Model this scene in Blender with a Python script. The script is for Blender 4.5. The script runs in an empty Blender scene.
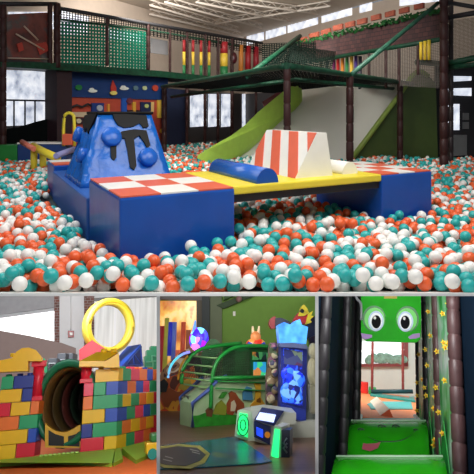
import bpy, bmesh, math, random
import numpy as np
from mathutils import Vector, Matrix
random.seed(7)
SC = bpy.context.scene
COL = SC.collection
V = Vector

# ---------------------------------------------------------------- camera
F = 540.0; PX = 237.0; PY = 112.0
EYE = V((0, 0, 2.6))
cd = bpy.data.cameras.new('camera'); cam = bpy.data.objects.new('camera', cd); COL.objects.link(cam)
cam.location = EYE; cam.rotation_euler = (math.pi/2, 0, 0)
cd.sensor_width = 36; cd.lens = F/474*36; cd.shift_x = 0; cd.shift_y = -(237-PY)/474
cd.clip_start = .1; cd.clip_end = 200
SC.camera = cam
SC.view_settings.view_transform = 'Standard'; SC.view_settings.look = 'None'
SC.view_settings.gamma = 1; SC.view_settings.use_curve_mapping = False
SC.view_settings.exposure = 0.0
w = bpy.data.worlds.new('world'); SC.world = w; w.use_nodes = True
w.node_tree.nodes['Background'].inputs[0].default_value = (.80, .88, 1, 1)
w.node_tree.nodes['Background'].inputs[1].default_value = 0.28

# ---------------------------------------------------------------- rooms (each level room of the building has its own frame)
class Room:
    def __init__(s, px, py, h, split=0):
        u = V(((px-PX)/F, 1, -(py-PY)/F)).normalized()
        z = V((0, 0, 1)); z = (z - u*z.dot(u)).normalized(); x = u.cross(z)
        if split:                               # turn a little about the view direction
            x2 = V((1, 0, 0)); x2 = (x2-u*x2.dot(u)).normalized(); x = (x*(1-split)+x2*split).normalized(); z = x.cross(u)
        s.R = Matrix((x, u, z)).transposed(); s.h = h
        if px == PX and py == PY: s.R = Matrix.Identity(3)
        s.M = Matrix.Translation(EYE) @ s.R.to_4x4() @ Matrix.Translation((0, 0, -h))
        s.e = V((0, 0, h))
    def ray(s, px, py): return s.R.transposed() @ V(((px-PX)/F, 1, -(py-PY)/F))
    def at(s, px, py, Y): d = s.ray(px, py); return s.e + d*(Y/d.y)
    def fl(s, px, py, z=0): d = s.ray(px, py); return s.e + d*((z-s.h)/d.z)
    def hit(s, px, py, pl):
        d = s.ray(px, py); return s.e + d*((pl[0]-s.e).dot(pl[1])/d.dot(pl[1]))
def plane(p, q):
    p = V((p[0], p[1], 0)); q = V((q[0], q[1], 0)); d = (q-p).normalized()
    return (p, V((d.y, -d.x, 0)))          # normal toward the viewer
def yplane(Y): return (V((0, Y, 0)), V((0, -1, 0)))

T = Room(PX, PY, 1.03)
B1 = Room(80, 398, .94, .5)
B2 = Room(237, 348, 1.09)
B3 = Room(391, 362, .86)

def lamp(room, name, loc, target, size, power, color=(1, 1, 1), sy=None, spread=None):
    l = bpy.data.lights.new(name, 'AREA'); l.energy = power; l.color = color; l.size = size
    if sy: l.shape = 'RECTANGLE'; l.size_y = sy
    if spread: l.spread = math.radians(spread)
    o = bpy.data.objects.new(name, l); COL.objects.link(o)
    d = (V(target)-V(loc)).normalized()
    o.matrix_world = room.M @ Matrix.Translation(loc) @ d.to_track_quat('-Z', 'Y').to_matrix().to_4x4()
    return o
lamp(T, 'unseen_overhead_light', (1.8, 4.6, 3.7), (.4, 5.6, 0), 3.0, 130, (1, .98, .95))
lamp(T, 'unseen_overhead_light', (-3.0, 6.5, 3.7), (-2.2, 7.5, 0), 2.5, 95, (.95, .98, 1))
lamp(T, 'unseen_overhead_light', (.6, 8.2, 3.9), (.8, 12.2, .9), 1.6, 190, (1, .97, .93), None, 100)  # unseen lamp added to brighten the slide and its lime rail
lamp(T, 'unseen_overhead_light', (-.5, 2.6, 3.2), (0, 4.2, 0), 2.5, 80, (1, .98, .96))
lamp(T, 'ceiling_fill', (.5, 13, 2.9), (1.2, 15.5, 4.64), 2.5, 130, (1, .95, .88))  # added upward fill that lightens the ceiling, not a fixture of the hall
lamp(T, 'deck_wall_fill', (-2.6, 14.9, 4.4), (-3.4, 18, 3.0), 1.6, 130, (1, .94, .88))  # fill added to brighten the upper left wall behind the lattice nets
lamp(B1, 'unseen_overhead_light', B1.at(118, 262, 7.2), (.5, 13, .7), 1.0, 135, (1, .99, .96))  # unseen front lamp, lights the castle from its right side
lamp(B1, 'unseen_overhead_light', B1.at(60, 262, 13), (-.6, 19, 2.6), 2.0, 240, (.95, .98, 1))  # added out of view to lift the castle room's back wall
lamp(B2, 'unseen_overhead_light', B2.at(240, 262, 6.6), (.6, 11, .6), 1.0, 32, (1, .95, .85))  # unseen fill over the front of the arcade machines
lamp(B2, 'unseen_overhead_light', B2.at(262, 268, 10.5), (.6, 13.6, 1.6), 1.0, 14, (1, .97, .8))  # small added fill aimed at the green arcade wall
lamp(B3, 'unseen_overhead_light', B3.at(391, 262, 14), (0, 16.5, 0), 2.0, 190, (1, 1, 1))  # unseen lamp added to brighten the far end of the slide room
lamp(B3, 'unseen_overhead_light', B3.at(391, 262, 5.6), (0, 8.6, .1), .8, 48, (1, 1, 1))  # front fill added to lift the green steps and monster board
lp = bpy.data.lights.new('divider_fill', 'POINT'); lp.energy = 85; lp.shadow_soft_size = .3; lo_ = bpy.data.objects.new('divider_fill', lp); COL.objects.link(lo_); lo_.location = (0, 2.0, 0.0)  # point light added in front to brighten the divider edges

# ---------------------------------------------------------------- materials
def lin(c): return tuple(((x/255)/12.92 if x/255 <= .04045 else ((x/255+.055)/1.055)**2.4) for x in c)
MC = {}
def mat(name, rgb, rough=.5, var=.06, scale=6, bump=0, metal=0, emit=0, coat=0, trans=0, alpha=1, spec=.5):
    if name in MC: return MC[name]
    m = bpy.data.materials.new(name); m.use_nodes = True; nt = m.node_tree; b = nt.nodes['Principled BSDF']
    c = lin(rgb)
    no = nt.nodes.new('ShaderNodeTexNoise'); no.inputs['Scale'].default_value = scale; no.inputs['Detail'].default_value = 3
    tc = nt.nodes.new('ShaderNodeTexCoord'); nt.links.new(tc.outputs['Object'], no.inputs['Vector'])
    r = nt.nodes.new('ShaderNodeValToRGB'); nt.links.new(no.outputs['Fac'], r.inputs[0])
    r.color_ramp.elements[0].position = .3; r.color_ramp.elements[1].position = .7
    r.color_ramp.elements[0].color = tuple(x*(1-var) for x in c)+(1,)
    r.color_ramp.elements[1].color = tuple(min(1, x*(1+var)) for x in c)+(1,)
    nt.links.new(r.outputs[0], b.inputs['Base Color'])
    b.inputs['Roughness'].default_value = rough; b.inputs['Metallic'].default_value = metal
    b.inputs['Specular IOR Level'].default_value = spec
    if coat: b.inputs['Coat Weight'].default_value = coat
    if trans: b.inputs['Transmission Weight'].default_value = trans
    if alpha < 1: b.inputs['Alpha'].default_value = alpha
    if emit:
        nt.links.new(r.outputs[0], b.inputs['Emission Color']); b.inputs['Emission Strength'].default_value = emit
    if bump:
        bp = nt.nodes.new('ShaderNodeBump'); bp.inputs['Strength'].default_value = bump; bp.inputs['Distance'].default_value = .03
        nt.links.new(no.outputs['Fac'], bp.inputs['Height']); nt.links.new(bp.outputs[0], b.inputs['Normal'])
    MC[name] = m; return m
def ramp_mat(name, cols, scale=5, kind='noise', rough=.5, emit=0, stretch=(1, 1, 1), const=True, detail=3):
    """procedural many-coloured print"""
    if name in MC: return MC[name]
    m = bpy.data.materials.new(name); m.use_nodes = True; nt = m.node_tree; b = nt.nodes['Principled BSDF']
    tc = nt.nodes.new('ShaderNodeTexCoord'); mp = nt.nodes.new('ShaderNodeMapping'); mp.inputs['Scale'].default_value = stretch
    nt.links.new(tc.outputs['Object'], mp.inputs[0])
    if kind == 'voronoi':
        t = nt.nodes.new('ShaderNodeTexVoronoi'); t.inputs['Scale'].default_value = scale
        s = nt.nodes.new('ShaderNodeSeparateColor'); nt.links.new(t.outputs['Color'], s.inputs[0]); out = s.outputs[0]
    elif kind == 'wave':
        t = nt.nodes.new('ShaderNodeTexWave'); t.inputs['Scale'].default_value = scale; t.inputs['Distortion'].default_value = 4; out = t.outputs['Fac']
    else:
        t = nt.nodes.new('ShaderNodeTexNoise'); t.inputs['Scale'].default_value = scale; t.inputs['Detail'].default_value = detail; out = t.outputs['Fac']
    nt.links.new(mp.outputs[0], t.inputs['Vector'])
    r = nt.nodes.new('ShaderNodeValToRGB'); nt.links.new(out, r.inputs[0]); cr = r.color_ramp
    if const: cr.interpolation = 'CONSTANT'
    n = len(cols); lo, hi = (.3, .7) if kind == 'noise' else (0, 1)
    while len(cr.elements) < n: cr.elements.new(.5)
    for i, c in enumerate(cols):
        cr.elements[i].position = lo+(hi-lo)*i/(n if const else max(1, n-1)); cr.elements[i].color = lin(c)+(1,)
    nt.links.new(r.outputs[0], b.inputs['Base Color']); b.inputs['Roughness'].default_value = rough
    if emit: nt.links.new(r.outputs[0], b.inputs['Emission Color']); b.inputs['Emission Strength'].default_value = emit
    MC[name] = m; return m
def brick_mat(name, c1, c2, mortar, scale=5, rough=.8, axis='XZ'):
    if name in MC: return MC[name]
    m = bpy.data.materials.new(name); m.use_nodes = True; nt = m.node_tree; b = nt.nodes['Principled BSDF']
    tc = nt.nodes.new('ShaderNodeTexCoord'); sp = nt.nodes.new('ShaderNodeSeparateXYZ'); cb = nt.nodes.new('ShaderNodeCombineXYZ')
    nt.links.new(tc.outputs['Object'], sp.inputs[0])
    ad = nt.nodes.new('ShaderNodeMath'); ad.operation = 'SUBTRACT'
    nt.links.new(sp.outputs[0], ad.inputs[0]); nt.links.new(sp.outputs[1], ad.inputs[1])
    nt.links.new(ad.outputs[0], cb.inputs[0]); nt.links.new(sp.outputs[2], cb.inputs[1])
    t = nt.nodes.new('ShaderNodeTexBrick'); t.inputs['Scale'].default_value = scale
    t.inputs['Color1'].default_value = lin(c1)+(1,); t.inputs['Color2'].default_value = lin(c2)+(1,); t.inputs['Mortar'].default_value = lin(mortar)+(1,)
    nt.links.new(cb.outputs[0], t.inputs['Vector']); nt.links.new(t.outputs['Color'], b.inputs['Base Color']); b.inputs['Roughness'].default_value = rough
    MC[name] = m; return m

# ---------------------------------------------------------------- mesh helpers (room coordinates)
def NB(): return bmesh.new()
def prism(bm, pts, ext, mi=0):
    """polygon (3D points) swept along ext"""
    ext = V(ext); a = [bm.verts.new(V(p)) for p in pts]; b = [bm.verts.new(V(p)+ext) for p in pts]
    fs = [bm.faces.new(a), bm.faces.new(b[::-1])]
    for i in range(len(a)): j = (i+1) % len(a); fs.append(bm.faces.new((a[j], a[i], b[i], b[j])))
    for f in fs: f.material_index = mi
    return a+b
def obox(bm, o, a, b, c, mi=0, bev=0):
    o, a, b, c = V(o), V(a), V(b), V(c)
    vs = prism(bm, [o, o+a, o+a+b, o+b], c, mi)
    if bev:
        es = {e for v in vs for e in v.link_edges}
        r = bmesh.ops.bevel(bm, geom=list(es), offset=bev, segments=2, affect='EDGES', profile=.6)
        for f in r['faces']: f.material_index = mi
def box(bm, x0, x1, y0, y1, z0, z1, mi=0, bev=0): obox(bm, (x0, y0, z0), (x1-x0, 0, 0), (0, y1-y0, 0), (0, 0, z1-z0), mi, bev)
def poly(bm, room, pl, pts, th=.03, off=0, mi=0):
    """outline on a vertical plane, given real thickness"""
    n = pl[1]; p = [room.hit(x, y, pl)+n*off for x, y in pts]; prism(bm, p, n*-th, mi)
def tube(bm, pts, r, seg=8, mi=0, closed=False):
    pts = [V(p) for p in pts]; n = len(pts); rings = []
    for i, p in enumerate(pts):
        if closed: d = pts[(i+1) % n]-pts[i-1]
        else: d = pts[min(i+1, n-1)]-pts[max(i-1, 0)]
        d.normalize(); a = d.cross(V((.03, .02, 1)))
        if a.length < .1: a = d.cross(V((1, .1, 0)))
        a.normalize(); b = d.cross(a); rr = r[i] if isinstance(r, (list, tuple)) else r
        rings.append([bm.verts.new(p+a*math.cos(k*2*math.pi/seg)*rr+b*math.sin(k*2*math.pi/seg)*rr) for k in range(seg)])
    for i in range(n if closed else n-1):
        A, Bq = rings[i], rings[(i+1) % n]
        for k in range(seg): f = bm.faces.new((A[k], A[(k+1) % seg], Bq[(k+1) % seg], Bq[k])); f.material_index = mi; f.smooth = True
    if not closed:
        for rg in (rings[0], rings[-1]): bm.faces.new(rg).material_index = mi
def ball(bm, c, r, sx=1, sy=1, sz=1, mi=0, seg=12):
    r0 = bmesh.ops.create_uvsphere(bm, u_segments=seg, v_segments=max(6, seg*2//3), radius=r)
    for v in r0['verts']: v.co = V((v.co.x*sx, v.co.y*sy, v.co.z*sz))+V(c)
    for f in {f for v in r0['verts'] for f in v.link_faces}: f.smooth = True; f.material_index = mi
def net(bm, c4, nx, ny, frac=.15, th=.008, mi=0):
    """woven net: flat strips between corners bl, br, tr, tl"""
    bl, br, tr, tl = [V(c) for c in c4]
    nrm = (br-bl).cross(tl-bl).normalized()*th
    def P(u, v): return (bl*(1-u)+br*u)*(1-v)+(tl*(1-u)+tr*u)*v
    hu = frac/nx/2; hv = frac/ny/2
    for i in range(nx+1):
        u = i/nx; u0, u1 = max(0, u-hu), min(1, u+hu); prism(bm, [P(u0, 0), P(u1, 0), P(u1, 1), P(u0, 1)], nrm, mi)
    for j in range(ny+1):
        v = j/ny; v0, v1 = max(0, v-hv), min(1, v+hv); prism(bm, [P(0, v0), P(1, v0), P(1, v1), P(0, v1)], nrm, mi)
def padpost(bm, p, z1, r, seg=10, pitch=.32, mi=0):
    """padded post: foam sleeves with a groove between them"""
    p = V(p); pts = []; rs = []; z = p.z
    while z < z1-.02:
        zz = min(z+pitch, z1)
        for q, k in ((z+.004, .86), (z+.02, 1), (zz-.02, 1), (zz-.004, .86)): pts.append(V((p.x, p.y, q))); rs.append(r*k)
        z = zz
    tube(bm, pts, rs, seg, mi)

def clip(bm, room):
    """stop everything in a lower room at the dividing walls"""
    if room is T or room is None: return
    lim = {id(B1): (None, 156.6), id(B2): (160.0, 315.1), id(B3): (318.5, None)}[id(room)]
    for px, sg in ((lim[0], -1), (lim[1], 1)):
        if px is None: continue
        n = (room.R.transposed() @ V((1, -(px-PX)/F, 0))).normalized()*sg
        n_out = n
        if not any((v.co-room.e).dot(n_out) > 1e-4 for v in bm.verts): continue
        if all((v.co-room.e).dot(n_out) > 0 for v in bm.verts): continue
        g = bm.verts[:]+bm.edges[:]+bm.faces[:]
        r = bmesh.ops.bisect_plane(bm, geom=g, plane_co=room.e, plane_no=n_out, clear_outer=True)
        ed = [e for e in r['geom_cut'] if isinstance(e, bmesh.types.BMEdge)]
        if ed: bmesh.ops.holes_fill(bm, edges=ed, sides=0)
    # ... and below the floor of the hall above them
    n = room.R.transposed() @ V((0, (291-PY)/F, 1)).normalized()
    if any((v.co-room.e).dot(n) > 1e-4 for v in bm.verts) and not all((v.co-room.e).dot(n) > 0 for v in bm.verts):
        r = bmesh.ops.bisect_plane(bm, geom=bm.verts[:]+bm.edges[:]+bm.faces[:], plane_co=room.e, plane_no=n, clear_outer=True)
        ed = [e for e in r['geom_cut'] if isinstance(e, bmesh.types.BMEdge)]
        if ed: bmesh.ops.holes_fill(bm, edges=ed, sides=0)
ROOM = [None]
def mesh_obj(name, bm, mats):
    clip(bm, ROOM[0])
    me = bpy.data.meshes.new(name); bmesh.ops.recalc_face_normals(bm, faces=bm.faces); bm.to_mesh(me); bm.free()
    for m in (mats if isinstance(mats, (list, tuple)) else [mats]): me.materials.append(m)
    o = bpy.data.objects.new(name, me); COL.objects.link(o); return o
class Thing:
    def __init__(s, room, name, label, cat, group=None):
        s.room = room; o = bpy.data.objects.new(name, None); COL.objects.link(o); o.empty_display_size = .1
        o['label'] = label; o['category'] = cat
        if group: o['group'] = group
        s.o = o; s.ps = []
    def part(s, name, bm, mats, parent=None, label=None, kind=None):
        ROOM[0] = s.room; p = mesh_obj(name, bm, mats); p.parent = parent or s.o; s.ps.append(p)
        if label: p['label'] = label
        if kind: p['kind'] = kind
        return p
    def done(s):
        vs = [v.co for p in s.ps for v in p.data.vertices]
        c = V(((min(v.x for v in vs)+max(v.x for v in vs))/2, (min(v.y for v in vs)+max(v.y for v in vs))/2, min(v.z for v in vs)))
        for p in s.ps: p.data.transform(Matrix.Translation(-c))
        s.o.matrix_world = s.room.M @ Matrix.Translation(c); s.c = c
        return s.o
def solo(room, name, bm, mats, label=None, cat=None, group=None, kind=None):
    ROOM[0] = room; o = mesh_obj(name, bm, mats)
    if label: o['label'] = label; o['category'] = cat
    if group: o['group'] = group
    if kind: o['kind'] = kind
    vs = [v.co for v in o.data.vertices]
    c = V(((min(v.x for v in vs)+max(v.x for v in vs))/2, (min(v.y for v in vs)+max(v.y for v in vs))/2, min(v.z for v in vs)))
    o.data.transform(Matrix.Translation(-c)); o.matrix_world = room.M @ Matrix.Translation(c)
    return o
def struct(room, name, bm, mats): return solo(room, name, bm, mats, kind='structure')

# common materials
m_dark = mat('dark_foam', (34, 34, 38), .6)
m_black = mat('black_net', (8, 12, 12), .95, spec=.1)
m_maroon = mat('maroon_vinyl', (54, 28, 26), .5, spec=.3)
m_green_d = mat('green_padding', (16, 62, 42), .5, .4, 9, spec=.3)
m_lime = mat('lime_vinyl', (176, 214, 84), .45, .05)
m_blue = mat('blue_vinyl', (14, 78, 168), .32, .08, 3, .25)
m_rblue = mat('rock_blue_vinyl', (26, 104, 196), .22, .15, 5, 1.0)
m_yel = mat('yellow_vinyl', (236, 214, 60), .4, .04)
m_or = mat('orange_vinyl', (222, 100, 70), .4, .05)
m_wh = mat('white_vinyl', (236, 234, 226), .4, .03)
m_teal = mat('teal_vinyl', (40, 150, 140), .4)
m_beige = mat('beige_paint', (216, 200, 184), .8, .03)
m_sky = ramp_mat('window_daylight', [(150, 158, 176), (205, 212, 226), (238, 242, 250), (250, 252, 255)], 3.2, 'noise', .4, .9, const=False)

# =================================================================== MAIN HALL
WL = ((-6.3+.39-2.5, 13.5-5.0), (.39, 26)); WR = ((.39, 26), (.39+3.3*2.3, 26-6.5*2.3)); HW = 4.64
def wallquad(a, b, z0, z1, th=.15):
    bm = NB(); a = V((a[0], a[1], z0)); b = V((b[0], b[1], z0)); n = plane(a, b)[1]
    prism(bm, [a, b, V((b.x, b.y, z1)), V((a.x, a.y, z1))], n*-th); return bm
m_lowwall = mat('grey_lower_wall', (74, 70, 70), .8)  # dark grey carries the dimness of the wall behind the nets
struct(T, 'wall_left', wallquad(*WL, 1.9, HW), m_beige)
struct(T, 'wall_left_lower', wallquad(*WL, -.185, 1.9), m_lowwall)
struct(T, 'wall_right', wallquad(*WR, 1.9, HW), m_beige)
struct(T, 'wall_right_lower', wallquad(*WR, -.185, 1.9), m_lowwall)
bm = NB(); prism(bm, [(-13, 8.4, HW), (-2.5, 1.2, HW), (9, 1.2, HW), (9, 8, HW), (.39, 26.3, HW)], (0, 0, .1))
struct(T, 'ceiling', bm, mat('ceiling_deck', (206, 192, 176), .8, .05))
PWL = plane(*WL); PWR = plane(*WR)
# steel joists under the ceiling, running towards the far corner
for k, (x0, y0, x1, y1) in enumerate([(150, 5, 238, 31), (165, 2, 262, 28), (196, 2, 290, 22), (232, 2, 318, 14), (214, 24, 330, 6), (150, 14, 240, 36)]):
    bm = NB(); a = T.fl(x0, y0, HW-.22) ; b = T.fl(x1, y1, HW-.22)
    tube(bm, [a, b], .035, 6); d = b-a; n = 8
    for i in range(n):
        p = a+d*(i/n); q = a+d*((i+.5)/n)+V((0, 0, .16)); tube(bm, [p, q], .012, 4); tube(bm, [q, a+d*((i+1)/n)], .012, 4)
    tube(bm, [a+V((0, 0, .17)), b+V((0, 0, .17))], .025, 6)
    struct(T, 'trim_%d' % (k+1), bm, mat('joist_paint', (232, 222, 210), .7))
# clerestory on the right wall
for k, (a, b) in enumerate([((247, 41.5, 36.5), (264, 36, 30.5)), ((266, 35.5, 30), (286, 29.5, 23.5)), ((288, 29, 23), (318, 20, 13.5)), ((322, 19, 12.5), (352, 11, 3)), ((360, 9, 1), (372, 6, -3)), ((400, 2, -8), (440, -3, -20))]):
    t = bm = NB(); poly(bm, T, PWR, [(a[0], a[1]+4), (b[0], b[1]+4), (b[0], b[2]), (a[0], a[2])], .03, .02)
    struct(T, 'window_%d' % (k+1), bm, m_sky)
bm = NB(); poly(bm, T, PWR, [(245, 36.5), (360, -2), (360, -5), (245, 34.5)], .08, .1)
struct(T, 'trim_7', bm, mat('beam_paint', (238, 232, 224), .7))
# daylight windows low on both walls
def window(n, pl, pts, off=.03, nx=2, room=T, m=m_sky, fm=None):
    bm = NB(); poly(bm, room, pl, pts, .03, off)
    o = struct(room, 'window_%d' % n, bm, m)
    return o
window(7, PWL, [(4, 70), (58, 72), (58, 124), (4, 126)])
for i, (x0, x1) in enumerate([(190, 206), (208, 219), (221, 232), (242, 260)]):
    window(8+i, PWL, [(x0, 94), (x1, 94), (x1, 126), (x0, 127)])
window(12, PWL, [(58, 10), (88, 17), (88, 35), (58, 34)])
window(13, PWL, [(8, 12), (56, 12), (56, 30), (8, 20)])
window(14, PWL, [(106, 28), (140, 33), (140, 42), (106, 40)])
# pit floor, rail
bm = NB(); prism(bm, [(-3.4, 3.68, -.21), (3.4, 3.68, -.21), (9.5, 12, -.21), (9.5, 27, -.21), (-9, 27, -.21), (-9, 12, -.21)], (0, 0, .02))
struct(T, 'floor', bm, mat('pit_floor', (60, 70, 72), .8))
bm = NB(); prism(bm, [(-2.6, 3.13, -.020), (-2.6, 3.13, -.037), (-2.6, 3.68, -.216), (-2.6, 3.68, -.19)], (5.2, 0, 0))
struct(T, 'trim_8', bm, mat('white_kerb', (235, 233, 228), .6))

# ---- left two-storey play frame
FP = plane((-4.3, 13), (.46, 19.3)); nF = FP[1]
def backplane(d): return (FP[0]-nF*d, nF)
fr = Thing(T, 'play_structure', 'long two-storey indoor play frame with dark posts along the left wall', 'play frame')
for px, y0, y1, r in [(3, 4, 150, .075), (50, 3, 64, .06), (57, 3, 68, .085), (107, 17, 66, .05), (148, 24, 70, .06), (170, 29, 74, .04), (187, 32, 152, .05), (205, 34, 150, .05), (218, 38, 150, .05), (232, 38, 150, .06), (256, 42, 140, .05)]:
    a = T.hit(px, y1, FP); b = T.hit(px, y0, FP); bm = NB(); padpost(bm, (a.x, a.y, max(-.185, a.z)), b.z, r, 8); fr.part('post', bm, m_maroon)
bm = NB(); poly(bm, T, FP, [(0, 62), (57, 63), (160, 71), (262, 82), (262, 87), (160, 77), (57, 70), (0, 67)], .25, .05)
a = T.hit(57, 68, FP); fr.part('deck_edge', bm, m_green_d)
bm = NB(); zz = 2.12; p, q = T.hit(-5, 60, FP), T.hit(262, 80, FP)
prism(bm, [(p.x, p.y, zz), (q.x, q.y, zz), (q.x-nF.x*2.6, q.y-nF.y*2.6, zz), (p.x-nF.x*2.6, p.y-nF.y*2.6, zz)], (0, 0, .08)); fr.part('deck', bm, m_dark)  # dark slab added so the space under the deck stays dark
bm = NB(); a, b = T.hit(57, 8, FP), T.hit(262, 43, FP); tube(bm, [a, b], .05, 8); tube(bm, [T.hit(0, 4, FP), T.hit(57, 4, FP)], .05, 8); fr.part('top_rail', bm, m_dark)
bm = NB(); tube(bm, [T.hit(57, 19, FP), T.hit(150, 30, FP)], .03, 8); tube(bm, [T.hit(150, 30, FP), T.hit(262, 50, FP)], .025, 8); fr.part('hand_rail', bm, m_green_d)
bm = NB(); net(bm, [T.hit(150, 36, FP), T.hit(262, 55, FP), T.hit(262, 44, FP), T.hit(150, 26, FP)], 40, 5, .3); net(bm, [T.hit(58, 19, FP), T.hit(148, 31, FP), T.hit(148, 24, FP), T.hit(58, 9, FP)], 36, 4, .3)
fr.part('upper_net', bm, m_black)
# the deck's sloped black curtain at the left opening
bm = NB(); poly(bm, T, backplane(.5), [(2, 130), (20, 127), (36, 122), (60, 116), (60, 152), (2, 152)], .05); fr.part('curtain', bm, m_black)
bm = NB(); poly(bm, T, backplane(.1), [(57, 70), (72, 66), (72, 150), (57, 150)], .5); fr.part('side_pad', bm, mat('aubergine_vinyl', (46, 28, 34), .5))
bm = NB()
for py in (101,): tube(bm, [T.hit(3, py-1, backplane(.7)), T.hit(58, py, backplane(.7))], .025, 6)
for px in (14, 25, 35, 48): tube(bm, [T.hit(px, 70 if px == 48 else 101, backplane(.7)), T.hit(px, 130, backplane(.7))], .02 if px < 48 else .05, 6)
fr.part('window_bars', bm, m_dark)
fr.done()
# printed brick panel, top left
pt = Thing(T, 'printed_panel', 'red-brown brick-print vinyl panel on the upper deck at the far left', 'panel')
bm = NB(); poly(bm, T, FP, [(8, 14), (50, 12), (51, 64), (8, 63)], .04, -.05)
pt.part('sheet', bm, ramp_mat('brick_print', [(54, 40, 42), (96, 50, 46), (120, 62, 54), (80, 78, 78), (128, 120, 112)], 2.2, 'noise', .4, const=False))
for q in ([(17, 44), (22, 42), (24, 50), (19, 52)], [(36, 44), (46, 42), (50, 50), (40, 55)]):
    bm = NB(); poly(bm, T, FP, q, .02, 0); pt.part('red_patch', bm, mat('red_print', (170, 58, 46), .4))
bm = NB(); tube(bm, [T.hit(16, 34, FP), T.hit(44, 50, FP)], .02, 6); tube(bm, [T.hit(24, 26, FP), T.hit(38, 40, FP)], .02, 6); tube(bm, [T.hit(8, 58, FP), T.hit(50, 59, FP)], .015, 6); pt.part('pale_stripe', bm, mat('pale_print', (190, 170, 150), .4))
pt.done()
# green lattice nets
for k, (c, lab) in enumerate([([(59, 67), (106, 68), (106, 25), (59, 21)], 'green woven lattice net on the upper deck, left of the two panels'), ([(109, 68), (147, 70), (147, 32), (109, 26)], 'green woven lattice net on the upper deck, right of the two panels')]):
    bm = NB(); net(bm, [T.hit(x, y, backplane(.03)) for x, y in c], [15, 12][k], 13, .58, .02)
    solo(T, 'lattice_net', bm, mat('green_webbing', (16, 112, 88), .6, .2, spec=.2), lab, 'net', 'green lattice nets')
# blue picture wall beneath the deck, with clouds, rocket, wheels
bw = Thing(T, 'picture_wall', 'blue padded wall under the deck with white clouds and a small rocket', 'wall panel')
PB = backplane(.5)
bm = NB(); poly(bm, T, PB, [(72, 70), (168, 78), (168, 100), (72, 97)], .08); bw.part('blue_board', bm, mat('navy_board', (22, 56, 110), .5))
def blob(bm, pl, cx, cy, rx, ry, th=.03, off=0, n=14, mi=0): poly(bm, T, pl, [(cx+rx*math.cos(i*2*math.pi/n), cy+ry*math.sin(i*2*math.pi/n)) for i in range(n)], th, off, mi)
def Pn(pl, k): return (pl[0]+pl[1]*k, pl[1])
for cx, cy in ((93, 91), (124.5, 88.5)):
    bm = NB(); blob(bm, Pn(PB, .06), cx, cy, 4.5, 1.6); blob(bm, Pn(PB, .07), cx-1, cy-1.6, 2.3, 1.6); bw.part('cloud', bm, mat('cloud_white', (226, 230, 220), .6))
bm = NB(); blob(bm, Pn(PB, .06), 79, 87.5, 3.5, 3, n=7); bw.part('tree_sticker', bm, mat('sticker_green', (30, 120, 60), .5))
bm = NB(); poly(bm, T, Pn(PB, .06), [(113, 80), (116.5, 88), (116, 95), (111.5, 95), (111, 88)], .03); r_ = bw.part('rocket', bm, mat('rocket_red', (190, 60, 50), .5))
bm = NB(); blob(bm, Pn(PB, .1), 113.8, 93, 3.6, 2); bw.part('rocket_base', bm, mat('rocket_cream', (220, 205, 110), .5), parent=r_)
for cx, cy, r, c in ((136, 88, 2.4, (90, 120, 130)), (145, 88, 2.2, (190, 200, 150)), (155.5, 88, 3, (190, 70, 50))):
    bm = NB(); blob(bm, Pn(PB, .06), cx, cy, r, r); bw.part('disc', bm, mat('disc_%d' % cx, c, .5))
bw.done()
ow = Thing(T, 'activity_wall', 'orange-red toddler activity wall with shelves and round dials behind the blue mountain', 'activity wall')
PO = backplane(.55)
bm = NB(); poly(bm, T, PO, [(72, 97), (168, 100), (168, 150), (72, 150)], .08); ow.part('orange_board', bm, mat('orange_board', (178, 72, 52), .6))
for k, (x0, y0, x1, y1, c) in enumerate([(72, 112, 92, 117, (200, 180, 150)), (92, 103, 104, 113, (30, 56, 120)), (122, 98, 127, 113, (34, 84, 170)), (133, 102, 136, 117, (214, 160, 60)), (141, 102, 151, 112, (26, 40, 80)), (151, 102, 154, 112, (220, 190, 120)), (158, 100, 162, 118, (220, 180, 70)), (72, 118, 86, 124, (60, 40, 50)), (108, 104, 110, 114, (214, 150, 60)), (128, 110, 140, 113, (60, 30, 30))]):
    bm = NB(); poly(bm, T, Pn(PO, .06), [(x0, y0), (x1, y0), (x1, y1), (x0, y1)], .05); s_ = ow.part('play_tile', bm, mat('tile_%d' % k, c, .5))
for cx, cy, r, c in ((100, 108, 3, (170, 175, 185)), (79, 121, 2.5, (200, 190, 160)), (147, 106, 2, (190, 200, 120)), (130, 101, 3, (110, 50, 60)), (172, 130, 3, (210, 160, 60)), (163, 131, 2.5, (210, 170, 60))):
    bm = NB(); blob(bm, Pn(PO, .1), cx, cy, r, r); ow.part('dial', bm, mat('dial_%d_%d' % (cx, cy), c, .5))
bm = NB(); tube(bm, [T.hit(x, y, Pn(PO, .1)) for x, y in ((72, 107), (77, 105), (82, 107), (88, 104), (91, 106))], .03, 6); ow.part('rail', bm, m_dark)
ow.done()
bm = NB(); poly(bm, T, backplane(.3), [(164, 88), (187, 90), (187, 152), (164, 150)], .1)
solo(T, 'padded_board', bm, mat('dark_blue_board', (24, 34, 62), .6), 'dark blue padded panel under the net canopy, right of the orange activity wall', 'panel')
# grey panel in bay 148-170
bm = NB(); poly(bm, T, backplane(.2), [(151, 38), (168, 41), (168, 55), (151, 53)], .03)
solo(T, 'notice_board', bm, mat('grey_glass', (130, 130, 132), .5), 'small grey panel on the upper deck, beside the green lattice nets', 'panel')
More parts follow.
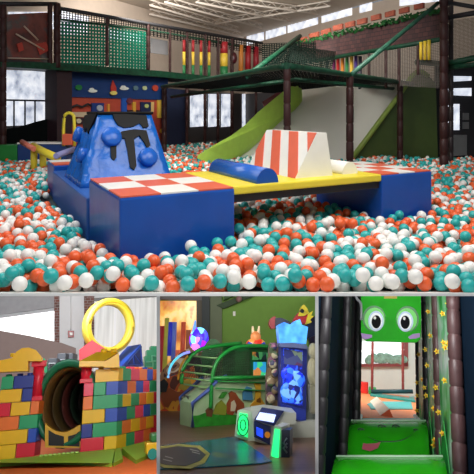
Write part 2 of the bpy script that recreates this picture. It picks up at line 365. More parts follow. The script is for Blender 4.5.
# hanging rollers on the upper deck
def roller(px, y0, y1, w, segs, lab, grp=None, pl=FP):
    t = Thing(T, 'hanging_roller', lab, 'foam roller', grp)
    z = y0
    for (f, c, nm) in segs:
        z1 = z+(y1-y0)*f; a, b = T.hit(px, z, pl), T.hit(px, z1, pl); r = w/2/F*a.y
        bm = NB(); tube(bm, [a, V((a.x, a.y, b.z))], r, 10); t.part(nm, bm, mat('roller_'+'_'.join(map(str, c)), c, .5)); z = z1
    t.done()
R_, Y_, G_ = ((.32, (150, 34, 40), 'red_sleeve'), (.36, (214, 180, 60), 'yellow_sleeve'), (.32, (30, 110, 60), 'green_sleeve'))
for i, (px, o) in enumerate([(184, 'first'), (193, 'second'), (201, 'third'), (209, 'fourth')]):
    roller(px, 40+i*.3, 77, 3.2, (R_, Y_, G_), 'thin red, yellow and green foam roller, %s from the left on the upper deck' % o, 'thin three-colour rollers')
roller(224, 42, 78, 8, (R_, Y_, G_), 'thick red, yellow and green foam roller beside the four thin ones')
roller(241, 45, 74, 5, ((1, (190, 120, 50), 'sleeve'),), 'orange-brown foam roller between the dark punch bag and red rollers')
roller(248, 46, 73, 6, ((1, (150, 22, 30), 'sleeve'),), 'wide red foam roller, left one of the red pair')
roller(256, 47, 72, 6, ((1, (140, 20, 34), 'sleeve'),), 'wide red foam roller, right one of the red pair')
bm = NB(); c = T.hit(233.5, 58, FP); ball(bm, c, .13, 1, 1, 1.6); tube(bm, [c+V((0, 0, .15)), c+V((0, 0, .6))], .012, 5)
solo(T, 'punch_bag', bm, mat('dark_red_vinyl', (70, 20, 28), .4), 'dark red hanging punch bag between the coloured rollers', 'punch bag')

# ---- net canopy on posts
A = V((-1.94, 14.0, 1.68)); Bc = V((.70, 7.6, 1.68)); Cc = V((5.49, 14.6, 1.68)); Dc = V((2.4, 20.5, 1.68))
cn = Thing(T, 'net_canopy', 'green-edged net canopy on maroon posts reaching over the ball pit', 'canopy')
bm = NB(); net(bm, [Bc, Cc, Dc, A], 60, 60, .45, .006); cn.part('canopy_net', bm, m_black)
for nm, p, q in (('edge_pad', A, Bc), ('edge_pad', Bc, Cc)):
    bm = NB(); n = 30; pts = [p+(q-p)*(i/n) for i in range(n+1)]; tube(bm, pts, [.045 if i % 2 else .05 for i in range(n+1)], 10); cn.part(nm, bm, m_green_d)
bm = NB(); p, q = A+V((.4, .6, -.35)), Bc+V((1.0, 3.2, -.12)); tube(bm, [A+V((.2, .3, -.25)), Bc+V((.3, 1.6, -.1)), Cc+V((-.2, .2, -.1))], .04, 8); cn.part('under_beam', bm, m_green_d)
for (x, y) in ((-1.88, 14.0), (.71, 7.65), (.7+4.79*.267, 7.6+7*.267), (.7+4.79*.596, 7.6+7*.596)):
    bm = NB(); padpost(bm, (x, y, -.13), 1.66, .052 if y < 9 else .065, 10); cn.part('post', bm, m_maroon)
p = T.at(247, 76, 9.7); q = T.at(300, 36, 12.5); bm = NB(); tube(bm, [p, q], .05, 8); cn.part('brace', bm, m_green_d)
p = T.at(352, 74, 9.4); q = T.at(438, 3, 10.6); bm = NB(); tube(bm, [p, (p+q)/2, q], [.045, .045, .04], 8); cn.part('brace', bm, mat('pale_green_padding', (40, 88, 68), .5, .5))
cn.done()
# black rope tower netting in the middle
bm = NB()
net(bm, [T.at(248, 76, 9.7), T.at(300, 64, 11), T.at(300, 36, 12.5), T.at(276, 50, 11.5)], 16, 14, .34, .012)
net(bm, [T.at(262, 70, 11), T.at(316, 62, 11.5), T.at(316, 42, 13), T.at(262, 44, 13)], 22, 12, .34, .012)
net(bm, [T.at(288, 66, 8), T.at(330, 74, 9), T.at(336, 52, 13.5), T.at(292, 46, 13.5)], 20, 14, .34, .012)
solo(T, 'climbing_net', bm, mat('dark_green_rope', (10, 24, 18), .9, spec=.1), 'dark rope climbing net hung above the canopy corner', 'net')

# ---- right upper deck with brick balustrade
PR = plane((1.75, 15), (4.04, 10.5))
if PR[1].y > 0: PR = (PR[0], -PR[1])
bl = Thing(T, 'brick_balustrade', 'dark brick-print balustrade with green garland along the right upper deck', 'balustrade')
bm = NB(); poly(bm, T, PR, [(290, 45), (443, 10), (443, 38), (300, 62), (290, 64)], .06)
bl.part('brick_print', bm, brick_mat('brick_dark', (84, 52, 50), (60, 40, 42), (40, 32, 32), 2.6))
for k, (x, y) in enumerate([(301, 40), (313, 35), (325, 31.5), (337, 27), (349, 24), (361, 21), (375, 17), (389, 13.5), (403, 10), (418, 6)]):
    bm = NB(); poly(bm, T, PR, [(x-4, y+4), (x+5, y+2), (x+5, y-3.5), (x-4, y-1)], .06, .01); bl.part('merlon', bm, mat('brick_red_orange', (150, 76, 56), .7, .3, 8))
bm = NB()
for i in range(240):
    u = i/239; x = 288+155*u; y = 46-36*u+random.uniform(-2.2, 2.2); p = T.hit(x, y, PR)+PR[1]*random.uniform(.02, .1)
    d = V((random.uniform(-1, 1), random.uniform(-1, 1), random.uniform(-.6, 1))).normalized()*.13; e = d.cross(V((.3, .5, .8))).normalized()*.035
    prism(bm, [p-d*.5, p+e, p+d*.5, p-e], PR[1]*.006)
bl.part('garland', bm, mat('garland_green', (30, 92, 40), .6, .3), kind='stuff')
bm = NB(); tube(bm, [T.hit(314, 61, PR), T.hit(443, 39, PR)], .05, 8); bl.part('bottom_rail', bm, m_green_d)
for px, y0, y1 in ((369, 50, 88), (386, 48, 88), (399, 45, 90), (418, 42, 75)):
    bm = NB(); a = T.hit(px, y1, PR); b = T.hit(px, y0, PR); padpost(bm, a, b.z, .035, 8); bl.part('post', bm, m_maroon)
bm = NB(); net(bm, [T.hit(362, 84, PR), T.hit(440, 88, PR), T.hit(440, 40, PR), T.hit(362, 54, PR)], 46, 30, .28, .006); bl.part('safety_net', bm, mat('grey_net', (96, 90, 84), .8))
bl.done()
bars = [(321, (90, 60, 40)), (327, (60, 60, 70)), (334, (104, 34, 84)), (338, (190, 44, 44)), (342.5, (216, 128, 44)), (347, (48, 120, 64)), (351.5, (210, 170, 60)), (356, (70, 50, 120)), (360, (50, 46, 58))]
for k, (px, c) in enumerate(bars):
    nm = ['brown', 'grey', 'purple', 'red', 'orange', 'green', 'yellow', 'violet', 'charcoal'][k]
    a = T.hit(px, 99, Pn(PR, -.3)); b = T.hit(px, 56, Pn(PR, -.3)); bm = NB(); tube(bm, [a, V((a.x, a.y, b.z))], .045, 8)
    solo(T, 'foam_bar', bm, mat('bar_'+nm, c, .5), nm+' upright foam bar in the coloured row left of the brick deck posts', 'foam bar', 'coloured upright bars')
fl = Thing(T, 'yellow_roller', 'yellow foam roller cluster hanging below the brick balustrade at right', 'foam roller')
for i, px in enumerate((421, 425, 429)):
    bm = NB(); a = T.hit(px, 60, Pn(PR, .1)); b = T.hit(px, 42-i, Pn(PR, .1)); tube(bm, [a, V((a.x, a.y, b.z))], .035, 8); fl.part('sleeve', bm, mat('roller_yellow_bright', (224, 190, 50), .5))
fl.done()
# right frame with tall post
rf = Thing(T, 'tall_frame', 'tall dark maroon corner frame rising to the ceiling at the right', 'play frame')
bm = NB(); a = T.at(444, 165, 10.5); padpost(bm, (a.x, a.y, -.13), T.at(444, -12, 10.5).z, .085, 10); rf.part('post', bm, m_maroon)
bm = NB(); a = T.at(451, 165, 11.2); padpost(bm, (a.x, a.y, -.13), T.at(451, -12, 11.2).z, .05, 10); rf.part('post', bm, mat('dark_maroon', (34, 20, 22), .5))
bm = NB(); tube(bm, [T.at(416, 62, 11.4), T.at(445, 64, 10.8), T.at(480, 57, 10)], .06, 8); tube(bm, [T.at(445, 68, 10.8), T.at(480, 64, 10)], .05, 8); rf.part('green_beam', bm, m_green_d)
bm = NB(); tube(bm, [T.at(445, 18, 10.6), T.at(480, 12, 10)], .05, 8); tube(bm, [T.at(440, 1, 10.6), T.at(480, 8, 10)], .04, 8); rf.part('top_beam', bm, m_dark)
bm = NB(); net(bm, [T.at(453, 60, 11), T.at(482, 57, 10.8), T.at(482, 16, 10.8), T.at(453, 20, 11)], 22, 30, .3, .006); rf.part('safety_net', bm, mat('grey_net', (96, 90, 84), .8))
rf.done()
PD = yplane(13.2)
bm = NB(); poly(bm, T, PD, [(436, 66), (482, 66), (482, 165), (436, 165)], .1); struct(T, 'wall_far_right', bm, mat('dark_wall', (32, 30, 34), .8))
window(15, Pn(PD, .03), [(447, 76), (471, 76.5), (471, 80.5), (447, 82)]); window(16, Pn(PD, .03), [(447, 88.5), (471, 88), (471, 96), (447, 95)]); window(17, Pn(PD, .03), [(446, 104), (459, 104), (459, 130), (446, 130)])
bm = NB(); poly(bm, T, Pn(PD, .05), [(445, 135), (467, 135), (467, 155), (445, 157)], .05); solo(T, 'grey_wall_patch', bm, mat('grey_paint', (104, 104, 104), .6), 'pale grey stretch of wall under the small window at the far right', 'board')  # thin slab standing in for the pale lower wall
for y in (113, 122):
    bm = NB(); poly(bm, T, Pn(PD, .05), [(463, y), (469, y), (469, y+7), (463, y+7)], .03); solo(T, 'wall_notice', bm, mat('grey_paint', (104, 104, 104), .6), 'small grey %s notice frame beside the far right window' % ('upper' if y == 113 else 'lower'), 'notice')
bm = NB(); poly(bm, T, yplane(12.6), [(430, 158), (480, 159), (480, 165), (430, 163)], .3); solo(T, 'teal_kerb', bm, m_teal, 'teal padded kerb along the pit edge at the far right', 'kerb')

# ---- big slide
sl = Thing(T, 'wide_slide', 'wide white slide with lime padded rails running down into the ball pit', 'slide')
n0, n1 = T.at(352, 160, 11.9), T.at(412, 78, 12.6); f0, f1 = T.at(215, 157, 12.2), T.at(300, 90, 14.2)
bm = NB()
def SP(u, v): # u near->far, v bottom->top, slightly hollow
    p = (n0*(1-u)+f0*u)*(1-v)+(n1*(1-u)+f1*u)*v; return p-V((0, 0, .25*math.sin(v*math.pi)*.6))
NU, NV = 8, 14
g = [[bm.verts.new(SP(i/NU, j/NV)) for j in range(NV+1)] for i in range(NU+1)]
g2 = [[bm.verts.new(SP(i/NU, j/NV)-V((0, 0, .12))) for j in range(NV+1)] for i in range(NU+1)]
for i in range(NU):
    for j in range(NV):
        bm.faces.new((g[i][j], g[i+1][j], g[i+1][j+1], g[i][j+1])).smooth = True; bm.faces.new((g2[i][j], g2[i][j+1], g2[i+1][j+1], g2[i+1][j]))
sl.part('slide_bed', bm, mat('cream_vinyl', (214, 212, 200), .45, .04, 1))
# far rail: a fat padded band
bm = NB(); prof = [(195, 160), (197, 153), (206, 148), (218, 145), (231, 138), (245, 125), (257.5, 112.5), (275, 98), (288, 87.5), (293, 84.5), (298, 86), (299.5, 92), (299, 103), (291, 110), (282, 116.5), (268, 129), (254, 142), (243, 152), (234, 160), (222, 164), (207, 165)]
pp = [T.at(x, y, 10.9+(x-195)/105*2.6) for x, y in prof]; prism(bm, pp, (.12, .22, 0))
bmesh.ops.bevel(bm, geom=bm.edges[:], offset=.05, segments=3, affect='EDGES'); sl.part('far_rail', bm, m_lime)
# near side wall
bm = NB(); prof = [(350, 162), (368, 137), (382, 118), (400, 94), (412, 76), (416, 72), (421, 71), (427, 74), (436, 84), (438, 165)]
prism(bm, [T.at(x, y, 11.9+(x-350)/88*.8) for x, y in prof], (.02, .12, 0)); sw = sl.part('side_wall', bm, mat('olive_vinyl', (66, 84, 34), .55))
bm = NB(); tube(bm, [T.at(x, y, 11.85+(x-350)/88*.8) for x, y in [(350, 161), (368, 137), (382, 118), (400, 94), (412, 76), (417, 71.5), (422, 71.5), (428, 76)]], .06, 8); sl.part('rail_pad', bm, mat('moss_vinyl', (128, 150, 62), .5))
sl.done()
bm = NB(); poly(bm, T, yplane(13.9), [(262, 102), (276, 93), (284, 92), (276, 103), (266, 112)], .1)
solo(T, 'red_wedge', bm, mat('dark_red_vinyl2', (96, 22, 26), .5), 'dark red padded wedge behind the lime slide rail', 'wedge')

# ---- platform island in the ball pit
R0 = V((-.03, 4.48, 0)); u = V((.855, .52, 0)).normalized(); v = V((-.43, .903, 0)).normalized(); Z = V((0, 0, 1))
Fp = V((-.86, 3.95, 0)); wb = (R0-Fp).length
def Q(o, s, t, z): return o+u*s+v*t+Z*z
def soft_box(name, o, L, W, z0, z1, label, cat, checks=None, m=m_blue, group=None):
    t = Thing(T, name, label, cat, group)
    bm = NB(); obox(bm, Q(o, 0, 0, z0), u*L, v*W, Z*(z1-z0-(.012 if checks else 0)), bev=.018); t.part('body', bm, m)
    if checks:
        nx, ny = checks; bm = NB()
        for i in range(nx):
            for j in range(ny): obox(bm, Q(o, .01+(L-.02)*i/nx, .01+(W-.02)*j/ny, z1-.012), u*((L-.02)/nx), v*((W-.02)/ny), Z*.012, (i+j) % 2)
        t.part('checkered_top', bm, [m_or, m_wh])
    return t
t = soft_box('soft_block', Fp, wb, 1.22, -.185, .41, 'large blue soft play block with orange and white checkered top, nearest the viewer', 'soft block', (3, 3)); t.done()
t = soft_box('soft_block', Q(R0, 1.72, 0, 0), .75, 1.16, -.185, .41, 'blue soft block with checkered top at the right end of the yellow bridge', 'soft block', (3, 4)); t.done()
bm = NB(); obox(bm, Q(R0, .0, .0, .34), u*1.72, v*1.18, Z*.07, bev=.015)
yb = Thing(T, 'bridge_plank', 'flat yellow padded bridge plank between the two checkered blocks', 'plank'); yb.part('pad', bm, m_yel)
bm = NB(); obox(bm, Q(R0, 0, .04, .27), u*1.72, v*.05, Z*.07); obox(bm, Q(R0, 0, 1.05, .27), u*1.72, v*.05, Z*.07); yb.part('under_rail', bm, m_dark); yb.done()
def halfroll(name, label, s, t0, t1, r, hgt, m, me):
    t = Thing(T, name, label, 'soft roll'); bm = NB(); n = 12
    pts = [Q(R0, s-r*math.cos(math.pi*i/n), t0, .41+hgt*math.sin(math.pi*i/n)) for i in range(n+1)]
    prism(bm, pts, v*(t1-t0))
    for f in bm.faces:
        if len(f.verts) == 4: f.smooth = True
    t.part('cover', bm, m)
    bm = NB(); prism(bm, [p-v*.004 for p in pts], -v*.004); t.part('end_cap', bm, me); t.done()
halfroll('half_roll', 'blue half-round soft roll lying across the yellow plank', .37, .05, 1.12, .115, .13, mat('roll_blue', (40, 98, 190), .25, .05), m_blue)
halfroll('half_roll', 'white half-round soft roll on the plank, right of the striped wedge', 1.46, .2, 1.12, .10, .12, m_wh, m_wh)
wd = Thing(T, 'striped_wedge', 'white soft wedge with orange stripes standing on the yellow plank', 'soft wedge')
c0 = [(.76, 0), (1.22, 0), (1.14, .42), (1.02, .42)]
bm = NB(); prism(bm, [Q(R0, s, .18, .41+z) for s, z in c0], v*1.0); wd.part('wedge_body', bm, m_wh)
sn = V(Q(R0, .76, 0, 0)-Q(R0, .76, 0, 0)); nn = (-(u*.42)+Z*.26).normalized()*.005
for (q0_, q1_) in ((-.02, .16), (.33, .51), (.68, .86), (1.03, 1.21)):
    # diagonal band on the sloping face, in (depth, height) of the face, cut off at the face's ends
    pl_ = [(q0_-.38, 0), (q1_-.38, 0), (q1_, 1), (q0_, 1)]
    for lim_, sg_ in ((0, 1), (1, -1)):
        out_ = []
        for i in range(len(pl_)):
            (a0, b0), (a1, b1) = pl_[i-1], pl_[i]; in0, in1 = (a0-lim_)*sg_ >= 0, (a1-lim_)*sg_ >= 0
            if in0 != in1: k_ = (lim_-a0)/(a1-a0); out_.append((lim_, b0+(b1-b0)*k_))
            if in1: out_.append((a1, b1))
        pl_ = out_
    if len(pl_) < 3: continue
    bm = NB(); prism(bm, [Q(R0, .76+.26*b_, .18+a_, .41+.42*b_)-V((0, 0, 0)) for a_, b_ in pl_], nn); wd.part('orange_stripe', bm, m_or)
wd.done()
# low base of the climbing mountain and the far-left block
Lp = Q(Fp, 0, 1.22, 0)
t = soft_box('mountain_base', Q(Fp, -.02, 1.24, 0), 1.35, 2.62, -.185, .22, 'low blue padded base under the blue climbing mountain', 'soft block', None, mat('base_blue', (40, 92, 170), .4, .05)); t.done()
bo = T.fl(57, 186, 0); bo2 = T.fl(47, 181, 0)
t = soft_box('soft_block', Q(Fp, 0, 3.88, 0), .75, .8, -.185, .30, 'small blue soft block with checkered top at the left behind the mountain', 'soft block', (2, 2)); 
bm = NB(); o = Q(Fp, .12, 3.875, 0); obox(bm, o+Z*.02, u*.5, -v*.004, Z*.2); t.part('opening', bm, mat('dark_teal', (20, 60, 66), .6)); t.done()  # flat dark plate paints the shade inside the open side
mt = Thing(T, 'climbing_mountain', 'shiny blue soft climbing mountain with black lava drips', 'climbing block')
P1 = V((-1.66, 5.72, .22)); s1 = 1.07; P2 = P1+u*s1; P0 = P1+v*1.2; P3 = P2+v*1.2
Ta = T.at(98, 114.5, 6.25); Tb = Ta+u*.66; Td = Ta+v*.62; Tc = Tb+v*.62
for q in (Ta, Tb, Tc, Td): q.z = 1.0
bm = NB()
def quadgrid(bm, a, b, c, d, n, k):
    nrm = (b-a).cross(d-a).normalized()
    g = [[None]*(n+1) for _ in range(n+1)]
    for i in range(n+1):
        for j in range(n+1):
            s, t_ = i/n, j/n; p = (a*(1-s)+b*s)*(1-t_)+(d*(1-s)+c*s)*t_
            e = min(s, 1-s, t_, 1-t_); amp = 0 if e == 0 else k
            g[i][j] = bm.verts.new(p+nrm*amp*(math.sin(s*23+t_*5)*.4+math.sin(t_*17+s*9+k*50)*.4+random.uniform(-.4, .4)))
    for i in range(n):
        for j in range(n): bm.faces.new((g[i][j], g[i+1][j], g[i+1][j+1], g[i][j+1])).smooth = True
for (a, b, c, d) in ((P1, P2, Tb, Ta), (P0, P1, Ta, Td), (P2, P3, Tc, Tb), (P3, P0, Td, Tc), (Ta, Tb, Tc, Td), (P0, P3, P2, P1)): quadgrid(bm, a, b, c, d, 12, .017)
bmesh.ops.remove_doubles(bm, verts=bm.verts, dist=.002); mt.part('mountain_cover', bm, m_rblue)
def MF(a, b, c, d, s, t_): return (a*(1-s)+b*s)*(1-t_)+(d*(1-s)+c*s)*t_
nf = (P2-P1).cross(Ta-P1).normalized(); 
if nf.y > 0: nf = -nf
nl = (P1-P0).cross(Td-P0).normalized()
if nl.x > 0: nl = -nl
FM = (P1, nf); FL = (P1, nl)
m_bk = mat('black_vinyl', (5, 5, 7), .45, spec=.2)
def drip(pts, pl=FM, off=.02):
    bm = NB(); prism(bm, [T.hit(x, y, pl)+pl[1]*off for x, y in pts], -pl[1]*.03); mt.part('lava_drip', bm, m_bk)
drip([(112, 114), (146, 116), (148, 127), (143, 128.5), (139, 124), (133, 127), (124, 128.5), (118, 126), (114, 120)])
drip([(110, 145), (116, 146), (116, 158), (114, 161), (111, 159)])
drip([(121, 132), (134, 130), (146, 131), (150, 146), (147, 149), (144, 143), (139, 136), (133.5, 139), (136, 166), (134, 170.5), (130, 168), (127, 152), (124.5, 139), (118, 138)])
drip([(86, 116), (92, 114), (98, 114), (92, 128), (89, 134), (88, 128), (85, 132), (84, 124)], FL)
m_knob = mat('knob_blue', (32, 100, 196), .25)
def knob(px, py, r, pl):
    c = T.hit(px, py, pl); n = pl[1]; bm = NB(); seg = 18
    pts = [c-n*.02, c+n*.05, c+n*.07, c+n*.078]; tube(bm, pts, [r, r, r*.85, r*.05], seg); mt.part('climbing_knob', bm, m_knob)
knob(111, 138, .115, FM); knob(147.5, 158, .11, FM); knob(80, 135, .10, FL); knob(84, 156, .09, FL)
bm = NB(); obox(bm, Q(Ta, -.02, -.02, 0)-Z*.0, u*.7, v*.66, Z*.035, bev=.012); mt.part('black_cap', bm, m_bk)
mt.done()

# ---- left toddler corner
ar = Thing(T, 'yellow_arch', 'yellow arch on an orange base left of the blue mountain', 'arch')
bm = NB(); Yq = 11.6; pts = [T.at(69+5*math.cos(a), 118-5*math.sin(a)*1.0, Yq) for a in [math.pi*i/8 for i in range(9)]]
pts = [T.at(74.5, 146, Yq), T.at(74.5, 130, Yq)]+pts+[T.at(63.5, 130, Yq), T.at(63.5, 146, Yq)]; tube(bm, pts, .035, 8); ar.part('hoop', bm, m_yel)
bm = NB(); a = T.at(63, 145, Yq); b = T.at(73, 134, Yq); box(bm, a.x, b.x, Yq-.06, Yq+.12, a.z, b.z, bev=.01); ar.part('base_block', bm, m_or); ar.done()
bm = NB(); p = T.at(-3, 157, 11.6); q = T.at(17, 145, 11.6); box(bm, p.x, q.x, 11.6, 12.0, -.185, q.z, bev=.02)
solo(T, 'padded_wall', bm, mat('kelly_green_vinyl', (30, 128, 50), .45), 'green low padded wall segment at the far left pit edge', 'padded wall')
bm = NB(); p = T.at(17.3, 157, 11.6); q = T.at(66, 144, 11.6); box(bm, p.x, q.x, 11.6, 12.0, -.185, q.z, bev=.02)
tp = Thing(T, 'padded_wall', 'blue low padded wall segment with white top at the far left pit edge', 'padded wall'); tp.part('pad', bm, mat('pad_blue', (26, 58, 116), .45))
bm = NB(); box(bm, p.x, q.x, 11.58, 12.02, q.z, q.z+.03); tp.part('white_top', bm, m_wh); tp.done()
bm = NB(); tube(bm, [T.at(22, 142, 10.2), T.at(34, 149, 9.7)], .05, 10); solo(T, 'foam_log', bm, mat('salmon_vinyl', (214, 120, 100), .5), 'salmon pink foam log leaning by the blue padded wall', 'foam log')
yt = Thing(T, 'crawl_arch', 'yellow foam crawl frame by the left padded wall', 'foam frame')
bm = NB(); tube(bm, [T.at(33, 146, 10), T.at(44, 152, 9.6), T.at(57, 158, 9.0)], .07, 10); yt.part('beam', bm, m_yel)
for x, y0, y1 in ((34, 148, 160), (43, 152, 166)):
    bm = NB(); a = T.at(x, y0, 9.9); tube(bm, [a, (a.x, a.y, -.1)], .06, 10); yt.part('leg', bm, m_yel)
yt.done()
bm = NB(); tube(bm, [T.at(56, 156, 8.9), T.at(74, 149, 9.6)], .05, 10); solo(T, 'foam_log', bm, mat('lilac_vinyl', (150, 150, 200), .5), 'lilac foam log leaning on the small block left of the mountain', 'foam log')

# ---- balls
rng = np.random.default_rng(3)
D = .093; r = D/2
def infoot(X, Y):
    m = np.zeros(X.shape, bool)
    def rect(o, L, W):
        dx, dy = X-o.x, Y-o.y; s = dx*u.x+dy*u.y; t = dx*v.x+dy*v.y
        return (s > -.04) & (s < L+.04) & (t > -.04) & (t < W+.04)
    m |= rect(Fp, wb, 1.22); m |= rect(Q(R0, 1.72, 0, 0), .75, 1.16); m |= rect(Q(Fp, -.02, 1.24, 0), 1.35, 2.62); m |= rect(Q(Fp, 0, 3.88, 0), .75, .8)
    for q in ((-1.88, 14.0), (.71, 7.65), (.7+4.79*.267, 7.6+7*.267), (.7+4.79*.596, 7.6+7*.596)): m |= (X-q[0])**2+(Y-q[1])**2 < .01
    return m
P = []
for layer, (zc, y0, y1, jz) in enumerate([(-.047, 3.31, 17.5, .026), (-.110, 3.50, 9.5, .012)]):
    pitch = .098; ny = int((y1-y0)/(pitch*.866))
    for j in range(ny):
        Y = y0+j*pitch*.866; hw = Y*.45+.9; n = int(2*hw/pitch)
        X = -hw+(np.arange(n)+.5*(j % 2)+(.33*layer))*pitch
        a = np.stack([X+rng.normal(0, .028, n), np.full(n, Y)+rng.normal(0, .028, n), np.full(n, zc)+rng.normal(0, jz, n)], 1)
        P.append(a)
P = np.concatenate(P)
P[:, 2] += .035*np.sin(P[:, 0]*2.3+.6)*np.sin(P[:, 1]*1.7)*np.clip((P[:, 1]-3.4)*2, 0, 1)
P = P[~infoot(P[:, 0], P[:, 1])]
# stay in front of the walls and the frames
wn = PWL[1]; P = P[((P[:, 0]-WL[1][0])*wn.x+(P[:, 1]-WL[1][1])*wn.y) > .3]
wn = PWR[1]; P = P[((P[:, 0]-WR[0][0])*wn.x+(P[:, 1]-WR[0][1])*wn.y) > .3]
P = P[~((P[:, 1] > 11.5) & (P[:, 0] < -3.4))]
P = P[~((P[:, 0]/P[:, 1] < -.12) & (((P[:, 0]-FP[0].x)*nF.x+(P[:, 1]-FP[0].y)*nF.y) < -.38))]
P = P[~((P[:, 1] > 12.4) & (P[:, 0] > .6))]
# relax overlaps near the camera
def relax(P, it=8):
    for _ in range(it):
        near = np.where(P[:, 1] < 7)[0]; A_ = P[near]; cell = np.floor(A_/D).astype(int); tab = {}
        for i, c in enumerate(map(tuple, cell)): tab.setdefault(c, []).append(i)
        mv = np.zeros_like(A_)
        for i, c in enumerate(map(tuple, cell)):
            for dx in (-1, 0, 1):
                for dy in (-1, 0, 1):
                    for dz in (-1, 0, 1):
                        for k in tab.get((c[0]+dx, c[1]+dy, c[2]+dz), ()):
                            if k > i:
                                d = A_[i]-A_[k]; L = math.sqrt(d[0]*d[0]+d[1]*d[1]+d[2]*d[2])
                                if L < D and L > 1e-6: q = d/L*(D-L)*.5; mv[i] += q; mv[k] -= q
        mv[:, 2] *= .5; P[near] = A_+mv
    return P
P = relax(P, 10)
P = P[~infoot(P[:, 0], P[:, 1])]; P = P[(1.03-.341*P[:, 1]) < P[:, 2]-.054]
COLS = [(44, 172, 168), (234, 100, 50), (240, 238, 232)]
bmats = [mat('ball_teal', COLS[0], .28, .03), mat('ball_orange', COLS[1], .28, .03), mat('ball_white', COLS[2], .3, .02)]
ci = rng.choice(3, len(P), p=[.32, .33, .35])
sx = PX+F*P[:, 0]/P[:, 1]; sy = PY+F*(1.03-P[:, 2])/P[:, 1]
inview = (sx > -3) & (sx < 477) & (sy < 297)
top = (P[:, 2] > -.095) & inview
order = np.argsort(np.where(top, P[:, 1], 1e6))[:300]
sel = np.zeros(len(P), bool); sel[order] = True
def uvs(seg, rg):
    vs = [(0, 0, 1)]
    for i in range(1, rg):
        a = math.pi*i/rg
        for k in range(seg): b = 2*math.pi*k/seg; vs.append((math.sin(a)*math.cos(b), math.sin(a)*math.sin(b), math.cos(a)))
    vs.append((0, 0, -1)); fs = []
    for k in range(seg): fs.append((0, 1+k, 1+(k+1) % seg)); 
    for i in range(rg-2):
        for k in range(seg): a = 1+i*seg+k; b = 1+i*seg+(k+1) % seg; fs.append((a, a+seg, b)); fs.append((b, a+seg, b+seg))
    last = len(vs)-1; s0 = 1+(rg-2)*seg
    for k in range(seg): fs.append((s0+k, last, s0+(k+1) % seg))
    return np.array(vs, float), np.array(fs, int)
def bulk_mesh(name, P, ci, base, mats):
    bv, bf = base; n = len(P); vs = (bv[None]*r+P[:, None]).reshape(-1, 3); fs = (bf[None]+(np.arange(n)*len(bv))[:, None, None]).reshape(-1, 3)
    return vs, fs, np.repeat(ci, len(bf))
# prototypes
protos = []
for k in range(3):
    bv, bf = uvs(20, 12); me = bpy.data.meshes.new('play_ball'); me.from_pydata((bv*r).tolist(), [], bf.tolist()); me.materials.append(bmats[k]); me.polygons.foreach_set('use_smooth', [True]*len(bf)); protos.append(me)
cname = ['teal', 'orange', 'white']
def near_name(px):
    return None
idx = [i for i in np.argsort(sx) if sel[i]]
# every ball gets its own place in words: row (by depth) and rank from the left within it
selY = sorted([(P[i, 1], i) for i in np.where(sel)[0]]); rows = [selY[k:k+30] for k in range(0, 300, 30)]
ordn = ['nearest', 'second', 'third', 'fourth', 'fifth', 'sixth', 'seventh', 'eighth', 'ninth', 'tenth']
ordw = ['first', 'second', 'third', 'fourth', 'fifth', 'sixth', 'seventh', 'eighth', 'ninth', 'tenth', 'eleventh', 'twelfth', 'thirteenth', 'fourteenth', 'fifteenth', 'sixteenth', 'seventeenth', 'eighteenth', 'nineteenth', 'twentieth']
for ri, row in enumerate(rows):
    row = [i for _, i in sorted(row, key=lambda q: sx[q[1]])]; cnt = [0, 0, 0]
    for i in row:
        c = int(ci[i]); cnt[c] += 1
        o = bpy.data.objects.new('play_ball', protos[c]); COL.objects.link(o)
        o.matrix_world = T.M @ Matrix.Translation(V(P[i]))
        o['label'] = '%s plastic ball, %s %s one from the left in the %s row of balls' % (cname[c], ordw[cnt[c]-1], cname[c], ordn[ri])
        o['category'] = 'ball'; o['group'] = 'plastic balls at the front of the ball pit'
rest = ~sel
vs_all = []; fs_all = []; mi_all = []; off = 0
for lo, hi, base in ((0, 5, uvs(14, 9)), (5, 8, uvs(10, 6)), (8, 30, uvs(7, 4))):
    m = rest & (P[:, 1] >= lo) & (P[:, 1] < hi)
    if m.sum() == 0: continue
    a, b, c = bulk_mesh('b', P[m], ci[m], base, bmats); vs_all.append(a); fs_all.append(b+off); mi_all.append(c); off += len(a)
VS = np.concatenate(vs_all); FS = np.concatenate(fs_all); MI = np.concatenate(mi_all)
me = bpy.data.meshes.new('play_balls'); me.vertices.add(len(VS)); me.vertices.foreach_set('co', VS.ravel())
me.loops.add(len(FS)*3); me.loops.foreach_set('vertex_index', FS.ravel().astype(np.int32))
me.polygons.add(len(FS)); me.polygons.foreach_set('loop_start', np.arange(0, len(FS)*3, 3, dtype=np.int32)); me.polygons.foreach_set('loop_total', np.full(len(FS), 3, np.int32))
me.polygons.foreach_set('material_index', MI.astype(np.int32)); me.polygons.foreach_set('use_smooth', np.ones(len(FS), bool))
for m in bmats: me.materials.append(m)
me.update(calc_edges=True); me.validate()
o = bpy.data.objects.new('play_balls', me); COL.objects.link(o); o.matrix_world = T.M
o['label'] = 'sea of teal, orange and white plastic balls filling the pit'; o['category'] = 'balls'; o['kind'] = 'stuff'

# =================================================================== DIVIDING WALLS between the three lower rooms
def divider(name, px, wpx=3.4):
    bm = NB(); y0, y1 = 5.2, 24; t = wpx/F*y0/2; k = (px-PX)/F
    def z(py, y): return 1.03-(py-PY)/F*y
    a = [V((k*y0-t, y0, z(295.5, y0))), V((k*y0-t, y0, z(486, y0))), V((k*y1-t, y1, z(486, y1))), V((k*y1-t, y1, z(295.5, y1)))]
    prism(bm, a, (2*t, 0, 0)); struct(T, name, bm, mat('white_partition', (236, 234, 230), .7))
divider('wall_middle_left', 158.3); divider('wall_middle_right', 316.8)

